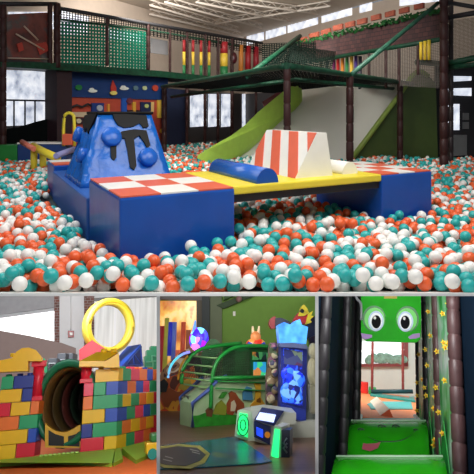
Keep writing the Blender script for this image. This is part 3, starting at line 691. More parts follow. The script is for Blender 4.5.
# =================================================================== CASTLE ROOM (lower left)
m_floor1 = mat('orange_mat', (232, 112, 44), .6, .04)
bm = NB(); box(bm, -3.6, 3.2, 7.8, 21, -.15, -.1); struct(B1, 'floor_castle', bm, m_floor1)
m_w1 = mat('grey_white_paint', (226, 226, 226), .8, .02)
P20 = yplane(19.5)
bm = NB(); box(bm, -3.8, 3.4, 19.5, 19.7, -.05, 5.2); struct(B1, 'wall_castle_back', bm, m_w1)
bm = NB(); poly(bm, B1, P20, [(-4, 290), (55, 290), (55, 308), (-4, 316)], .1, .14); solo(B1, 'roller_blind', bm, mat('blind_grey', (158, 158, 160), .8), 'grey roller blind above the long window', 'blind')
m_snow = ramp_mat('bright_daylight', [(215, 228, 235), (246, 248, 250), (255, 250, 252), (255, 255, 255)], 2.5, 'noise', .4, 1.0, const=False)
bm = NB(); poly(bm, B1, P20, [(-4, 318), (55, 310.5), (55, 342), (-4, 333)], .03, .06); struct(B1, 'window_18', bm, m_snow)
bm = NB(); poly(bm, B1, P20, [(-4, 316), (56, 308.5), (56, 311), (-4, 319)], .06, .12); struct(B1, 'trim_9', bm, mat('frame_grey', (180, 182, 184), .5))
# taupe sloping banister wall below the window
bm = NB(); poly(bm, B1, P20, [(-4, 331), (30, 337), (62, 344), (76, 349), (76, 400), (-4, 400)], .2, .4); struct(B1, 'wall_castle_low', bm, mat('taupe_paint', (140, 122, 116), .7, .04))
mb = mat('brick_column', (108, 74, 66), .8, .35, 9)
m_brick = brick_mat('brick_strip', (120, 74, 64), (90, 66, 62), (150, 144, 140), 3)
for k, (x0, x1, y1) in enumerate([(54.5, 59.5, 344), (84, 94, 350)]):
    bm = NB(); poly(bm, B1, P20, [(x0, 288), (x1, 288), (x1, y1), (x0, y1)], .15, .2); struct(B1, 'trim_%d' % (10+k), bm, m_brick)
bm = NB(); poly(bm, B1, P20, [(94, 300), (162, 297), (162, 372), (94, 372)], .04, .1); struct(B1, 'window_19', bm, ramp_mat('veiled_daylight', [(196, 196, 192), (214, 214, 210), (228, 228, 226)], 2, 'noise', .5, .35, const=False, stretch=(4, 4, .2)))
bm = NB(); poly(bm, B1, P20, [(94, 299), (162, 294), (162, 297), (94, 302)], .1, .2); struct(B1, 'trim_12', bm, mat('frame_dark', (110, 108, 106), .5))
al = Thing(B1, 'fire_alarm', 'small red fire alarm box on the white wall', 'fire alarm'); bm = NB(); poly(bm, B1, P20, [(68, 331), (74, 331), (74, 337.5), (68, 337.5)], .1, .1); al.part('box', bm, mat('alarm_red', (150, 40, 40), .4))
bm = NB(); poly(bm, B1, P20, [(69.8, 333), (72.5, 333), (72.5, 335.5), (69.8, 335.5)], .03, .13); al.part('glass', bm, m_wh)
bm = NB(); tube(bm, [B1.hit(71, 331, (P20[0], P20[1]))+V((0, -.04, 0)), B1.hit(71, 290, P20)+V((0, -.04, 0))], .02, 6); al.part('conduit', bm, m_w1); al.done()

C = {'y': (246, 196, 34), 'r': (226, 34, 62), 'b': (38, 84, 196), 'g': (40, 168, 112), 'o': (244, 124, 52), 'p': (242, 70, 104), 'n': (36, 58, 150)}
CN = {'y': 'yellow', 'r': 'red', 'b': 'blue', 'g': 'green', 'o': 'orange', 'p': 'pink', 'n': 'dark blue'}
def bmat(c): return mat('brick_'+CN[c].replace(' ', '_'), C[c], .38, .03)
Cc0 = B1.fl(116, 449.6); YC = Cc0.y; Hrow = (B1.at(116, 381, YC).z)/5.0
xl = B1.at(80.5, 449, YC).x
Se = B1.fl(158, 438.5); sd = (Se-Cc0); SL = sd.length; sd.normalize()
def toy_brick(o, a, b, h, c, label, group, studs=True, name='toy_brick'):
    """giant soft brick: body plus studs on top"""
    t = Thing(B1, name, label, 'toy brick', group)
    g = .006; bm = NB(); A_, B_ = V(a), V(b); an, bn = A_.normalized(), B_.normalized()
    obox(bm, V(o)+an*g+bn*g, A_-an*2*g, B_-bn*2*g, V((0, 0, h-g)), bev=.012); t.part('block', bm, bmat(c))
    if studs:
        n = max(1, round(A_.length/.24)); bm = NB()
        for i in range(n):
            p = V(o)+A_*((i+.5)/n)+B_*.5+V((0, 0, h-g)); tube(bm, [p, p+V((0, 0, .045))], .06, 10)
        t.part('studs', bm, bmat(c))
    t.done()
rown = ['bottom row', 'second row up', 'third row up', 'fourth row up', 'fifth row up', 'top row']
# right tower: front rows listed bottom to top (px ranges); the last brick of each is the corner brick, which turns into the side wall
front = [[(80.5, 104, 'r'), (104, 116, 'y')], [(80.5, 92, 'n'), (92, 116, 'g')], [(80.5, 104, 'y'), (104, 116, 'b')], [(80.5, 91, 'o'), (91, 116, 'g')], [(80.5, 91, 'p'), (91, 104, 'g'), (104, 116, 'b')], [(92, 116, 'y')]]
side = [[(126, 'y'), (135, 'g'), (144, 'p'), (151, 'o'), (158, 'r')], [(121.5, 'g'), (131, 'o'), (140, 'y'), (146.5, 'o'), (154, 'y'), (158, 'r')], [(126, 'b'), (135, 'g'), (143.5, 'p'), (150.5, 'b'), (158, 'g')],
        [(121.5, 'g'), (130.5, 'y'), (139, 'g'), (146.5, 'o'), (154, 'y'), (158, 'r')], [(126, 'b'), (135.5, 'o'), (143, 'b'), (149.5, 'p'), (158, 'g')], [(121, 'y'), (130, 'g'), (139, 'p'), (147, 'o'), (153, 'b'), (158, 'o')]]
dep = .42
def side_s(px):
    lo, hi = 0, SL*1.1
    for _ in range(30):
        m = (lo+hi)/2; p = B1.R @ (Cc0+sd*m-B1.e); x = PX+F*p.x/p.y
        lo, hi = (m, hi) if x < px else (lo, m)
    return lo
inw = V((-sd.y, sd.x, 0))
for rI in range(6):
    z0 = rI*Hrow
    for k, (x0, x1, c) in enumerate(front[rI]):
        a, b = B1.at(x0, 440, YC).x, B1.at(x1, 440, YC).x
        corner = k == len(front[rI])-1
        if corner:
            s = side_s(side[rI][0][0]); e = sd*s; t = Thing(B1, 'toy_brick', '%s corner brick of the right castle tower, %s' % (CN[c], rown[rI]), 'toy brick', 'castle corner bricks')
            bm = NB(); g = .006; p = V((a+g, YC, z0)); q = V((Cc0.x, YC, z0)); w_ = q+e-sd*g
            pts = [p, q, w_, w_+V((-.28, .06, 0)), V((a+g, YC+dep, z0))]
            if (w_+V((-.28, .06, 0))).x < a+.03: pts = [p, q, w_, V((a+g, w_.y, z0))]
            prism(bm, pts, (0, 0, Hrow-g)); t.part('block', bm, bmat(c))
            if rI == 5:
                bm = NB()
                for sx_ in (.25, .75): pp = V((a+(Cc0.x-a)*sx_, YC+.16, z0+Hrow-g)); tube(bm, [pp, pp+V((0, 0, .05))], .055, 10)
                t.part('studs', bm, bmat(c))
            t.done()
        else: toy_brick((a, YC, z0), (b-a, 0, 0), (0, dep, 0), Hrow, c, '%s front brick of the right castle tower, %s' % (CN[c], rown[rI]), 'right tower front bricks', False)
    sp = side_s(side[rI][0][0])
    for k, (px, c) in enumerate(side[rI][1:]):
        s = side_s(px) if px < 157.5 else SL*1.02; o = Cc0+sd*sp+V((0, 0, z0))
        toy_brick(o, sd*(s-sp), inw*.3, Hrow, c, '%s brick in the castle side wall, %s, %s behind the corner' % (CN[c], rown[rI], ['first', 'second', 'third', 'fourth', 'fifth'][k]), 'castle side wall bricks', rI == 5)
        sp = s
# left tower
YL = YC+.2; HL = Hrow*.985
left = [[(-6, 17, 'y'), (17, 36, 'r')], [(-6, 27, 'y'), (27, 36, 'b')], [(-6, 17, 'o'), (17, 36, 'g')], [(-6, 7, 'r'), (7, 27, 'y'), (27, 36, 'o')], [(-6, 17, 'y'), (17, 28, 'n')], [(-6, 7, 'g'), (7, 28, 'n')]]
for rI in range(6):
    for k, (x0, x1, c) in enumerate(left[rI]):
        a, b = B1.at(x0, 440, YL).x, B1.at(x1, 440, YL).x
        last = x1 == 36
        toy_brick((a, YL, rI*HL), (b-a, 0, 0), (0.0, dep, 0) if not last else (.09, .42, 0), HL, c, '%s brick of the left castle tower, %s%s' % (CN[c], rown[rI], ', facing the gate' if last else ', %s from the left' % ['first', 'second'][min(k, 1)]), 'left tower bricks', rI == 5)
# red columns on both sides of the gate
def redcol(px, y0, y1, Y, lab, zb):
    t = Thing(B1, 'gate_column', lab, 'toy column'); a = B1.at(px, y1, Y); b = B1.at(px, y0, Y); a.z = zb; bm = NB(); rr = .11
    tube(bm, [a, V((a.x, a.y, b.z))], rr, 14); t.part('shaft', bm, bmat('r'))
    bm = NB(); box(bm, a.x-.14, a.x+.14, Y-.14, Y+.14, b.z-.11, b.z, bev=.01); t.part('capital', bm, bmat('r'))
    bm = NB(); box(bm, a.x-.125, a.x+.125, Y-.13, Y+.13, a.z, a.z+.08, bev=.01); t.part('foot', bm, bmat('r')); t.done()
redcol(36.5, 361, 394.5, YL+.18, 'red round column on the left castle tower beside the gate', 4*HL)
redcol(86, 362, 381, YC+.17, 'short red round column on the right tower beside the gate', 5*Hrow)
# yellow sloping merlons (roof bricks)
def prow(name, lab, pts, Y, d, c, studs=None, th=None):
    t = Thing(B1, name, lab, 'toy roof brick'); bm = NB(); prism(bm, [B1.at(x, y, Y) for x, y in pts], (0, d, 0)); t.part('block', bm, bmat(c))
    if studs:
        bm = NB()
        for (x, y) in studs: p = B1.at(x, y, Y+d*.5); tube(bm, [p, p+V((0, 0, .07))], .06, 10)
        t.part('studs', bm, bmat(c))
    t.done()
def roofbrick(lab, x0, x1, yb, yt, x2, x3, Yn, d, c, name='roof_brick'):
    """gabled brick: front eave edge, ridge set back"""
    t = Thing(B1, name, lab, 'toy roof brick'); bm = NB()
    a, b = B1.at(x0, yb, Yn), B1.at(x1, yb, Yn); h = .10
    r0, r1 = B1.at(x2, yt, Yn+d*.55), B1.at(x3, yt, Yn+d*.55)
    a2, b2 = a+V((0, 0, h)), b+V((0, 0, h)); a3, b3 = V((a.x, Yn+d, a2.z)), V((b.x, Yn+d, b2.z)); a4, b4 = V((a.x, Yn+d, a.z)), V((b.x, Yn+d, b.z))
    vv = [bm.verts.new(q) for q in (a, b, a2, b2, r0, r1, a3, b3, a4, b4)]
    for f in ((0, 1, 3, 2), (2, 3, 5, 4), (4, 5, 7, 6), (6, 7, 9, 8), (8, 9, 1, 0), (0, 2, 4, 6, 8), (1, 9, 7, 5, 3)): bm.faces.new([vv[i] for i in f])
    t.part('block', bm, bmat(c))
    bm = NB()
    for s in (.3, .75): p = r0*(1-s)+r1*s; tube(bm, [p-V((0, 0, .02)), p+V((0, 0, .06))], .06, 10)
    t.part('studs', bm, bmat(c)); t.done()
prow('roof_brick', 'yellow rounded roof brick on top of the left castle tower', [(-3, 367), (-3, 361), (12, 358), (16, 352), (22, 348), (29, 347.5), (36, 350), (41, 356), (42, 361), (28, 361), (28, 371), (-3, 372)], YL-.2, .5, 'y', [(13, 357)])
roofbrick('yellow overhanging roof brick on the right castle tower', 79, 104, 366.5, 352, 97, 119, YC-.35, .6, 'y')
prow('corner_brick', 'yellow brick under the overhanging roof at the right tower corner', [(104, 367.5), (119.5, 367.5), (119, 353), (104, 362)], YC-.3, .5, 'y', [(114, 353)])
prow('gable_brick', 'red gable-shaped brick behind the yellow tower roof', [(79, 366), (79, 350), (92, 340), (106, 349), (106, 366)], YC+.75, .4, 'r', None)
# yellow hoop
hp = Thing(B1, 'yellow_hoop', 'big yellow ring standing upright on the castle wall', 'ring'); bm = NB(); n = 40
cc = B1.at(109, 326, YC+1.3); ro = 26/F*(YC+1.3)*.92; ri = ro*.76; ang = .35
ex = V((math.cos(ang), math.sin(ang), 0)); ey = V((-math.sin(ang), math.cos(ang), 0))
rings = []
for i in range(n):
    a = 2*math.pi*i/n; d = ex*math.cos(a)+V((0, 0, 1))*math.sin(a)
    rings.append([bm.verts.new(cc+d*rr+ey*yy) for rr, yy in ((ro*.97, -.14), (ro, -.11), (ro, .11), (ro*.97, .14), (ri*1.04, .14), (ri, .11), (ri, -.11), (ri*1.04, -.14))])
for i in range(n):
    A_, B_ = rings[i], rings[(i+1) % n]
    for k in range(8): bm.faces.new((A_[k], A_[(k+1) % 8], B_[(k+1) % 8], B_[k])).smooth = True
hp.part('ring', bm, mat('hoop_yellow', (214, 194, 66), .4, .03))
bm = NB(); tube(bm, [cc+(ex*math.cos(2*math.pi*i/n)+V((0, 0, 1))*math.sin(2*math.pi*i/n))*(ro+ri)*.5-ey*.145 for i in range(n)], .035, 8, closed=True); hp.part('rim_bead', bm, mat('hoop_gold', (214, 180, 40), .4)); hp.done()
# blue triangle with cut-outs on the wall
def truss(lab, outer, inners, Y, d, c, rot=None):
    t = Thing(B1, 'triangle_block', lab, 'toy block'); bm = NB(); prism(bm, [B1.at(x, y, Y) for x, y in outer], (0, d, 0)); t.part('block', bm, bmat(c))
    for q in inners: bm = NB(); prism(bm, [B1.at(x, y, Y-.012) for x, y in q], (0, .02, 0)); t.part('recess', bm, mat('recess_'+CN[c], tuple(int(k*.55) for k in C[c]), .5))  # recess shade is a darker copy of the block colour
    t.done()
tb = Thing(B1, 'triangle_block', 'blue ramp block with triangular recesses on the castle side wall', 'toy block')
bm = NB(); e1 = B1.at(122, 366, YC+.9); e2 = B1.at(143, 366.5, YC+1.6); e3 = B1.at(141, 344, YC+1.5)
prism(bm, [e1, e2, e3], V((-.28, .55, 0))); tb.part('block', bm, bmat('b'))
nn_ = (e2-e1).cross(e3-e1).normalized()
if nn_.y > 0: nn_ = -nn_
for q in (((.28, .10), (.52, .10), (.52, .36)), ((.60, .10), (.90, .10), (.60, .5)), ((.92, .16), (.66, .52), (.9, .74))):
    bm = NB(); prism(bm, [e1+(e2-e1)*s_+(e3-e2)*t_+nn_*.012 for s_, t_ in q], nn_*-.02); tb.part('recess', bm, mat('recess_blue', (20, 40, 110), .5))  # flat plates in darker blue paint the shade of the recesses
bm = NB(); tube(bm, [e1+(e2-e1)*.15+(e3-e2)*.05+nn_*.02, e1+(e2-e1)*.96+(e3-e2)*.05+nn_*.02, e1+(e2-e1)*.96+(e3-e2)*.88+nn_*.02], .018, 6, closed=True); tb.part('pale_edging', bm, mat('pale_blue', (120, 150, 230), .4)); tb.done()
st = Thing(B1, 'stair_block', 'green stepped block at the far end of the castle side wall', 'toy block'); bm = NB()
prism(bm, [B1.at(x, y, YC+2.2) for x, y in [(145, 368), (145, 356), (147, 356), (147, 350), (151, 350), (151, 346), (160, 346), (160, 370)]], (0, .4, 0)); st.part('block', bm, bmat('g'))
bm = NB(); tube(bm, [B1.at(x, y, YC+2.17) for x, y in [(146, 362), (152, 362), (152, 356), (157, 356)]], .025, 6); tube(bm, [B1.at(x, y, YC+2.17) for x, y in [(146, 367), (153, 367), (153, 361), (158, 361)]], .02, 6); st.part('pale_edging', bm, mat('mint', (120, 210, 160), .4)); st.done()
# grey stepped blocks behind the gate
for k, (x0, x1, y0, y1, w_) in enumerate([(47, 57, 358, 372, 'lower left'), (56, 66, 353, 371, 'middle'), (65, 73, 353, 372, 'right')]):
    t = Thing(B1, 'grey_block', 'charcoal toy block with pale edging behind the gate, %s of the three' % w_, 'toy block', 'charcoal blocks behind the gate')
    bm = NB(); Yg = YC+1.2+k*.3; a = B1.at(x0, y1, Yg); b = B1.at(x1, y0, Yg); obox(bm, a, (b.x-a.x, 0, 0), (.1, .5, 0), (0, 0, b.z-a.z), bev=.015); t.part('block', bm, mat('charcoal_vinyl', (66, 70, 78), .5))
    bm = NB(); e = .03; zt = a.z+(b.z-a.z)*.62; tube(bm, [(a.x+e, Yg-.01, a.z+e), (b.x-e, Yg-.01, a.z+e), (b.x-e, Yg-.01, zt), (a.x+e, Yg-.01, zt)], .018, 6, closed=True); t.part('pale_edging', bm, mat('pale_grey', (170, 174, 180), .5))
    bm = NB(); box(bm, a.x+.06, b.x-.06, Yg-.012, Yg+.01, a.z+.08, zt-.05); t.part('hole_shade', bm, mat('near_black', (20, 20, 24), .6)); t.done()  # black plate on the face paints the dark of a hole
prow('gate_filler', 'green block between the left tower and the grey blocks', [(40, 372), (40, 362), (44, 358), (47, 362), (47, 373)], YL+.6, .3, 'g', None)
# tunnel
tn = Thing(B1, 'crawl_tunnel', 'dark green crawl tunnel running through the castle gate', 'tunnel'); 
c0 = B1.at(66, 402.5, YC+.25); ax = V((.25, 1, 0)).normalized(); sx_ = V((ax.y, -ax.x, 0)); Rt = 32/F*c0.y*1.05; n = 32
def tring(bm, segs, m):
    rg = []
    for (rr, yy) in segs: rg.append([bm.verts.new(c0+ax*yy+(sx_*math.cos(2*math.pi*i/n)*.80+V((0, 0, 1))*math.sin(2*math.pi*i/n))*rr) for i in range(n)])
    for a_, b_ in zip(rg, rg[1:]):
        for i in range(n): bm.faces.new((a_[i], a_[(i+1) % n], b_[(i+1) % n], b_[i])).smooth = True
bm = NB(); tring(bm, [(Rt*.82, .06), (Rt*.82, 0), (Rt*.91, -.06), (Rt, 0), (Rt, .12), (Rt*.91, .16), (Rt*.82, .12), (Rt*.82, .06)], 0); tn.part('front_rim', bm, mat('tunnel_green', (24, 112, 78), .4))
for k, (c, y) in enumerate((((104, 74, 34), .16), ((76, 60, 30), .75), ((90, 40, 34), 1.35), ((40, 60, 44), 1.95))):
    bm = NB(); q = Rt*(.82-.05*k); tring(bm, [(q, y), (q-.05, y+.03), (q-.05, y+.55), (q, y+.6), (q+.03, y+.6), (q+.03, y), (q, y)], 0); tn.part('segment', bm, mat('tunnel_seg_%d' % k, c, .5))
bm = NB(); ring = [c0+ax*2.6+(sx_*math.cos(2*math.pi*i/n)*.8+V((0, 0, 1))*math.sin(2*math.pi*i/n))*Rt*.8 for i in range(n)]; prism(bm, ring, ax*.03); tn.part('end_shade', bm, mat('near_black', (20, 20, 24), .6)); tn.done()  # black disc added at the end for the dark inside the tunnel
cr = Thing(B1, 'tunnel_cradle', 'yellow cradle with two dark openings holding up the green tunnel', 'cradle')
Yc = YC+.2; arc = [(45+i*(80-45)/10, 424+8.5*math.sin(math.pi*i/10)) for i in range(11)]
bm = NB(); prism(bm, [B1.at(x, y, Yc) for x, y in [(45, 447.5), (45, 423)]+arc[1:-1]+[(80.5, 425), (80.5, 448)]], (0, .35, 0)); cr.part('frame', bm, mat('cradle_yellow', (222, 170, 40), .45))
for q in ([(48.5, 445.5), (48.5, 430), (55, 434), (64, 436.5), (64, 446)], [(68, 446), (68, 436.5), (76, 434), (79.5, 431), (79.5, 446.5)]):
    bm = NB(); prism(bm, [B1.at(x, y, Yc-.012) for x, y in q], (0, .02, 0)); cr.part('opening', bm, mat('near_black', (20, 20, 24), .6))  # black plates paint the darkness of the cradle's openings
cr.done()
# lime ramp edging in front and along the side
def ramp_edge(lab, pts_low, pts_top, c=(150, 200, 56)):
    t = Thing(B1, 'ramp_edging', lab, 'ramp edging'); bm = NB(); k = len(pts_low); th = V((0, 0, 0))
    lo = [bm.verts.new(p) for p in pts_low]; lm = [bm.verts.new(p+V((0, 0, .055))) for p in pts_low]; hi = [bm.verts.new(p) for p in pts_top]; hb = [bm.verts.new(V((p.x, p.y, -.1))) for p in pts_top]
    for i in range(k-1):
        bm.faces.new((lo[i], lo[i+1], lm[i+1], lm[i])); bm.faces.new((lm[i], lm[i+1], hi[i+1], hi[i])); bm.faces.new((hi[i], hi[i+1], hb[i+1], hb[i])); bm.faces.new((hb[i], hb[i+1], lo[i+1], lo[i]))
    for i in (0, k-1): bm.faces.new((lo[i], lm[i], hi[i], hb[i]))
    t.part('pad', bm, mat('lime_mat', c, .5, .03)); return t
lo = [B1.fl(-6, 461, -.1), B1.fl(112, 467, -.1)]; hi = [V((B1.fl(-6, 447).x+.1, YC-.03, .02)), V((Cc0.x-.02, YC-.03, .02))]
t = ramp_edge('long lime green ramp edging in front of the castle gate', lo, hi)
bm = NB()
for i in range(9):
    p = V((B1.at(42+i*4.4, 446, YC-.12).x, YC-.1, .01)); tube(bm, [p, p+V((0, 0, .03))], .035, 8)
t.part('studs', bm, mat('lime_stud', (190, 226, 120), .5)); t.done()
lo = [B1.fl(113, 467, -.1), B1.fl(123, 462, -.1)]; hi = [V((Cc0.x-.01, YC-.03, .02)), Cc0+sd*.12+V((.03, -.02, .02))]
ramp_edge('lime green corner wedge at the castle corner', lo, hi, (166, 214, 72)).done()
lo = [B1.fl(136, 464, -.1), B1.fl(162, 452, -.1)]; hi = [Cc0+sd*.15+V((.04, -.02, .02)), Cc0+sd*SL*.97+V((.04, -.02, .02))]
ramp_edge('light lime ramp edging along the castle side wall', lo, hi, (170, 216, 96)).done()
car = Thing(B1, 'toy_car', 'small yellow and green toy car at the right edge of the castle room', 'toy car')
a = B1.fl(149, 460, -.1); a.z = -.1; bm = NB(); box(bm, a.x-.05, a.x+.34, a.y, a.y+.35, -.02, .16, bev=.03); car.part('body', bm, bmat('y'))
bm = NB(); box(bm, a.x+.03, a.x+.3, a.y-.03, a.y+.3, .16, .30, bev=.04); car.part('cabin', bm, mat('car_green', (50, 130, 70), .4))
for dx in (.06, .26):
    bm = NB(); tube(bm, [(a.x+dx, a.y-.03, -.015), (a.x+dx, a.y+.03, -.015)], .085, 12); car.part('wheel', bm, m_teal)
car.done()

# =================================================================== ARCADE ROOM (lower middle)
bm = NB(); box(bm, -3.2, 3.2, 5.5, 14.6, -.05, 0); struct(B2, 'floor_arcade', bm, ramp_mat('wood_floor', [(94, 68, 52), (108, 80, 60), (122, 92, 70), (100, 74, 56)], 1.2, 'noise', .38, 0, (1, 14, 1), const=False))
PW2 = yplane(13.6)
bm = NB(); box(bm, -2.6, 2.8, 13.6, 13.8, -.05, 4); struct(B2, 'wall_arcade_back', bm, mat('arcade_green', (120, 160, 70), .8, .03))
bm = NB(); poly(bm, B2, PW2, [(208, 285), (222, 285), (222, 400), (208, 400)], .1, .12); struct(B2, 'trim_13', bm, mat('sage_paint', (112, 122, 96), .7))
bm = NB(); poly(bm, B2, PW2, [(202.5, 285), (210, 285), (210, 412), (202.5, 412)], .2, .25); struct(B2, 'trim_14', bm, mat('charcoal_column', (44, 52, 54), .6))
bm = NB(); poly(bm, B2, PW2, [(156, 285), (203, 285), (203, 301), (156, 300)], .2, .22); struct(B2, 'trim_15', bm, mat('grey_header', (104, 100, 100), .7))
bm = NB(); poly(bm, B2, PW2, [(197, 301), (203, 301), (203, 412), (197, 412)], .1, .2); struct(B2, 'trim_16', bm, mat('pillar_taupe', (92, 84, 72), .7))
bm = NB(); poly(bm, B2, PW2, [(217, 306), (224, 303), (262, 288), (262, 293), (224, 309)], .2, .25); struct(B2, 'trim_17', bm, mat('dark_green_beam', (54, 74, 46), .7))
bm = NB(); poly(bm, B2, PW2, [(224, 290), (246, 285), (246, 291), (224, 301)], .3, .3); struct(B2, 'trim_18', bm, mat('mid_green_beam', (66, 98, 50), .7))
bm = NB(); poly(bm, B2, PW2, [(156, 301), (198, 301), (198, 376), (156, 376)], .04, .05)
struct(B2, 'window_20', bm, ramp_mat('golden_booth', [(120, 62, 34), (196, 118, 52), (236, 176, 84), (255, 224, 150), (180, 96, 50)], 1.6, 'noise', .3, .75, (1.4, 1, 1.1), const=False))
# coloured tubes seen in the glowing booth
for k, (px, c, y0, y1, nm) in enumerate([(160, (150, 40, 50), 326, 372, 'red'), (164.5, (160, 160, 70), 318, 372, 'olive'), (169, (50, 60, 190), 322, 356, 'blue'), (173, (90, 110, 190), 322, 360, 'pale blue'), (182, (190, 80, 60), 322, 366, 'coral'), (187.5, (150, 90, 70), 330, 360, 'brown'), (177, (220, 110, 90), 350, 366, 'salmon')]):
    bm = NB(); a = B2.hit(px, y1, Pn(PW2, .15)); b = B2.hit(px, y0, Pn(PW2, .15)); tube(bm, [a, V((a.x, a.y, b.z))], .055, 8)
    solo(B2, 'light_tube', bm, mat('tube_'+nm, c, .3, .1, 6, 0, 0, .35), nm+' glowing tube in the golden booth window', 'light tube', 'glowing tubes in the booth')
bm = NB(); poly(bm, B2, PW2, [(233, 311.5), (235.5, 311.5), (235.5, 316), (233, 316)], .03, .05); solo(B2, 'wall_switch', bm, m_wh, 'small white switch on the green arcade wall', 'switch')
bm = NB(); c = B2.hit(239, 299, Pn(PW2, .35)); ball(bm, c, .07); solo(B2, 'ceiling_speaker', bm, mat('pinkish', (150, 110, 110), .5), 'small round pinkish fitting on the beam above the arcade', 'fitting')
def P2(Y): return yplane(Y)
def spoly(t, nm, pts, Y, d, m, parent=None, label=None, room=B2, pl=None):
    bm = NB()
    if pl: poly(bm, room, pl, pts, d)
    else: prism(bm, [room.at(x, y, Y) for x, y in pts], (0, d, 0))
    return t.part(nm, bm, m, parent, label)
def curve(pts, n=4):
    out = []; m = len(pts)
    for i in range(m-1):
        p0, p1, p2, p3 = [V((*pts[max(0, min(m-1, k))], 0)) for k in (i-1, i, i+1, i+2)]
        for j in range(n):
            s = j/n; q = .5*((2*p1)+(p2-p0)*s+(2*p0-5*p1+4*p2-p3)*s*s+(3*p1-p0-3*p2+p3)*s**3); out.append((q.x, q.y))
    out.append(pts[-1]); return out
# kiddie racer machine, far left
rm = Thing(B2, 'racer_machine', 'arcade machine with orange animal art and neon arc at the far left', 'arcade machine')
art = ramp_mat('safari_art', [(90, 40, 26), (190, 86, 34), (226, 160, 50), (200, 80, 40), (90, 120, 50), (60, 30, 26)], 2.4, 'noise', .35, .06, detail=1)
spoly(rm, 'side_art', [(154, 412), (154, 384), (166, 378), (178, 374), (193, 366), (196, 380), (196, 408), (180, 411)], 11.6, .7, art)
spoly(rm, 'curved_hood', curve([(158, 376), (166, 366), (176, 356), (190, 348), (203, 348)])+[(204, 356), (196, 360), (190, 372), (178, 378), (160, 384)], 11.9, .5, ramp_mat('hood_art', [(60, 30, 34), (150, 110, 80), (210, 190, 160), (120, 60, 40), (40, 60, 80)], 3.5, 'noise', .4, .1, detail=1))
bm = NB(); tube(bm, [B2.at(x, y, 11.5) for x, y in curve([(168, 378), (170, 368), (175, 360), (183, 354), (190, 352)])], .022, 8); rm.part('cyan_neon', bm, ramp_mat('neon_mix', [(60, 220, 230), (150, 110, 240), (230, 60, 220)], 1.5, 'noise', .3, 1.1, const=False))
bm = NB(); tube(bm, [B2.at(x, y, 11.55) for x, y in curve([(178, 380), (180, 368), (186, 358), (196, 352), (206, 351)])], .02, 8); rm.part('gold_edging', bm, mat('gold_edge', (206, 150, 40), .35, .1, 5, 0, 0, .15))
spoly(rm, 'seat_recess', [(156, 384), (164, 379), (168, 384), (166, 392), (156, 392)], 11.5, .1, mat('near_black', (20, 20, 24), .6))
spoly(rm, 'control_window', [(184, 364), (190, 357), (200, 355), (202, 366), (196, 376), (186, 374)], 11.85, .1, mat('dark_seat', (40, 24, 30), .4))
spoly(rm, 'animal_art', [(160, 396), (163, 389), (170, 388), (177, 392), (188, 391), (190, 397), (186, 404), (182, 400), (172, 401), (168, 408), (164, 406)], 11.55, .05, mat('fawn_brown', (156, 78, 36), .4))
spoly(rm, 'leaf_art', [(178, 388), (184, 380), (190, 380), (192, 386), (184, 391)], 11.55, .05, mat('leaf_yellow', (184, 160, 50), .4))
rm.done()
# glowing topper
tp = Thing(B2, 'glowing_topper', 'purple and blue glowing round topper above the left arcade machine', 'light topper'); bm = NB(); cc = B2.at(199, 339.5, 11.2)
ball(bm, cc, .19, 1, .5, 1.15, seg=14); tp.part('orb', bm, ramp_mat('glow_orb', [(150, 30, 230), (60, 70, 255), (120, 220, 255), (250, 120, 250), (60, 30, 200)], 9, 'voronoi', .3, 1.6))
bm = NB(); tube(bm, [cc+V((-.1, 0, .1)), cc+V((-.08, 0, .34))], [.05, .012], 8); tp.part('spike', bm, mat('glow_cyan', (90, 150, 250), .3, .1, 5, 0, 0, .9))
bm = NB(); tube(bm, [cc+V((-.2, .1, -.28)), cc+V((0, .05, -.2)), cc+V((0, 0, 0))], .03, 6); tp.part('stalk', bm, mat('near_black', (20, 20, 24), .6)); tp.done()
# green hoop-shooting machine
hm = Thing(B2, 'basketball_machine', 'green children\'s basketball arcade machine with arched tube frame', 'arcade machine')
gr = mat('machine_green', (34, 150, 60), .35, .08); Yf = 9.2
q0, q1 = B2.fl(192, 427.5), B2.fl(270, 421.5); PLH = plane(q0, q1)
if PLH[1].y > 0: PLH = (PLH[0], -PLH[1])
def HP(x, y, off=0): return B2.hit(x, y, PLH)+PLH[1]*off
def hpoly(nm, pts, th, off, m, parent=None):
    bm = NB(); prism(bm, [HP(x, y, off) for x, y in pts], PLH[1]*-th); return hm.part(nm, bm, m, parent)
white_p = mat('machine_cream', (196, 200, 176), .35, .05)
sa = hpoly('side_art', [(192, 427.5), (192, 403), (206, 392), (216, 381), (222, 378), (270, 378), (270, 421.5)], .42, 0, mat('sky_art', (176, 206, 160), .4, .12, 3))
hpoly('grass_art', [(192, 427.4), (192, 416)]+[(192+6.5*i, 414+1.5*math.sin(i*2.1)) for i in range(1, 12)]+[(270, 412), (270, 421.4)], .02, .02, mat('grass_art', (46, 150, 44), .4, .25, 9), sa)
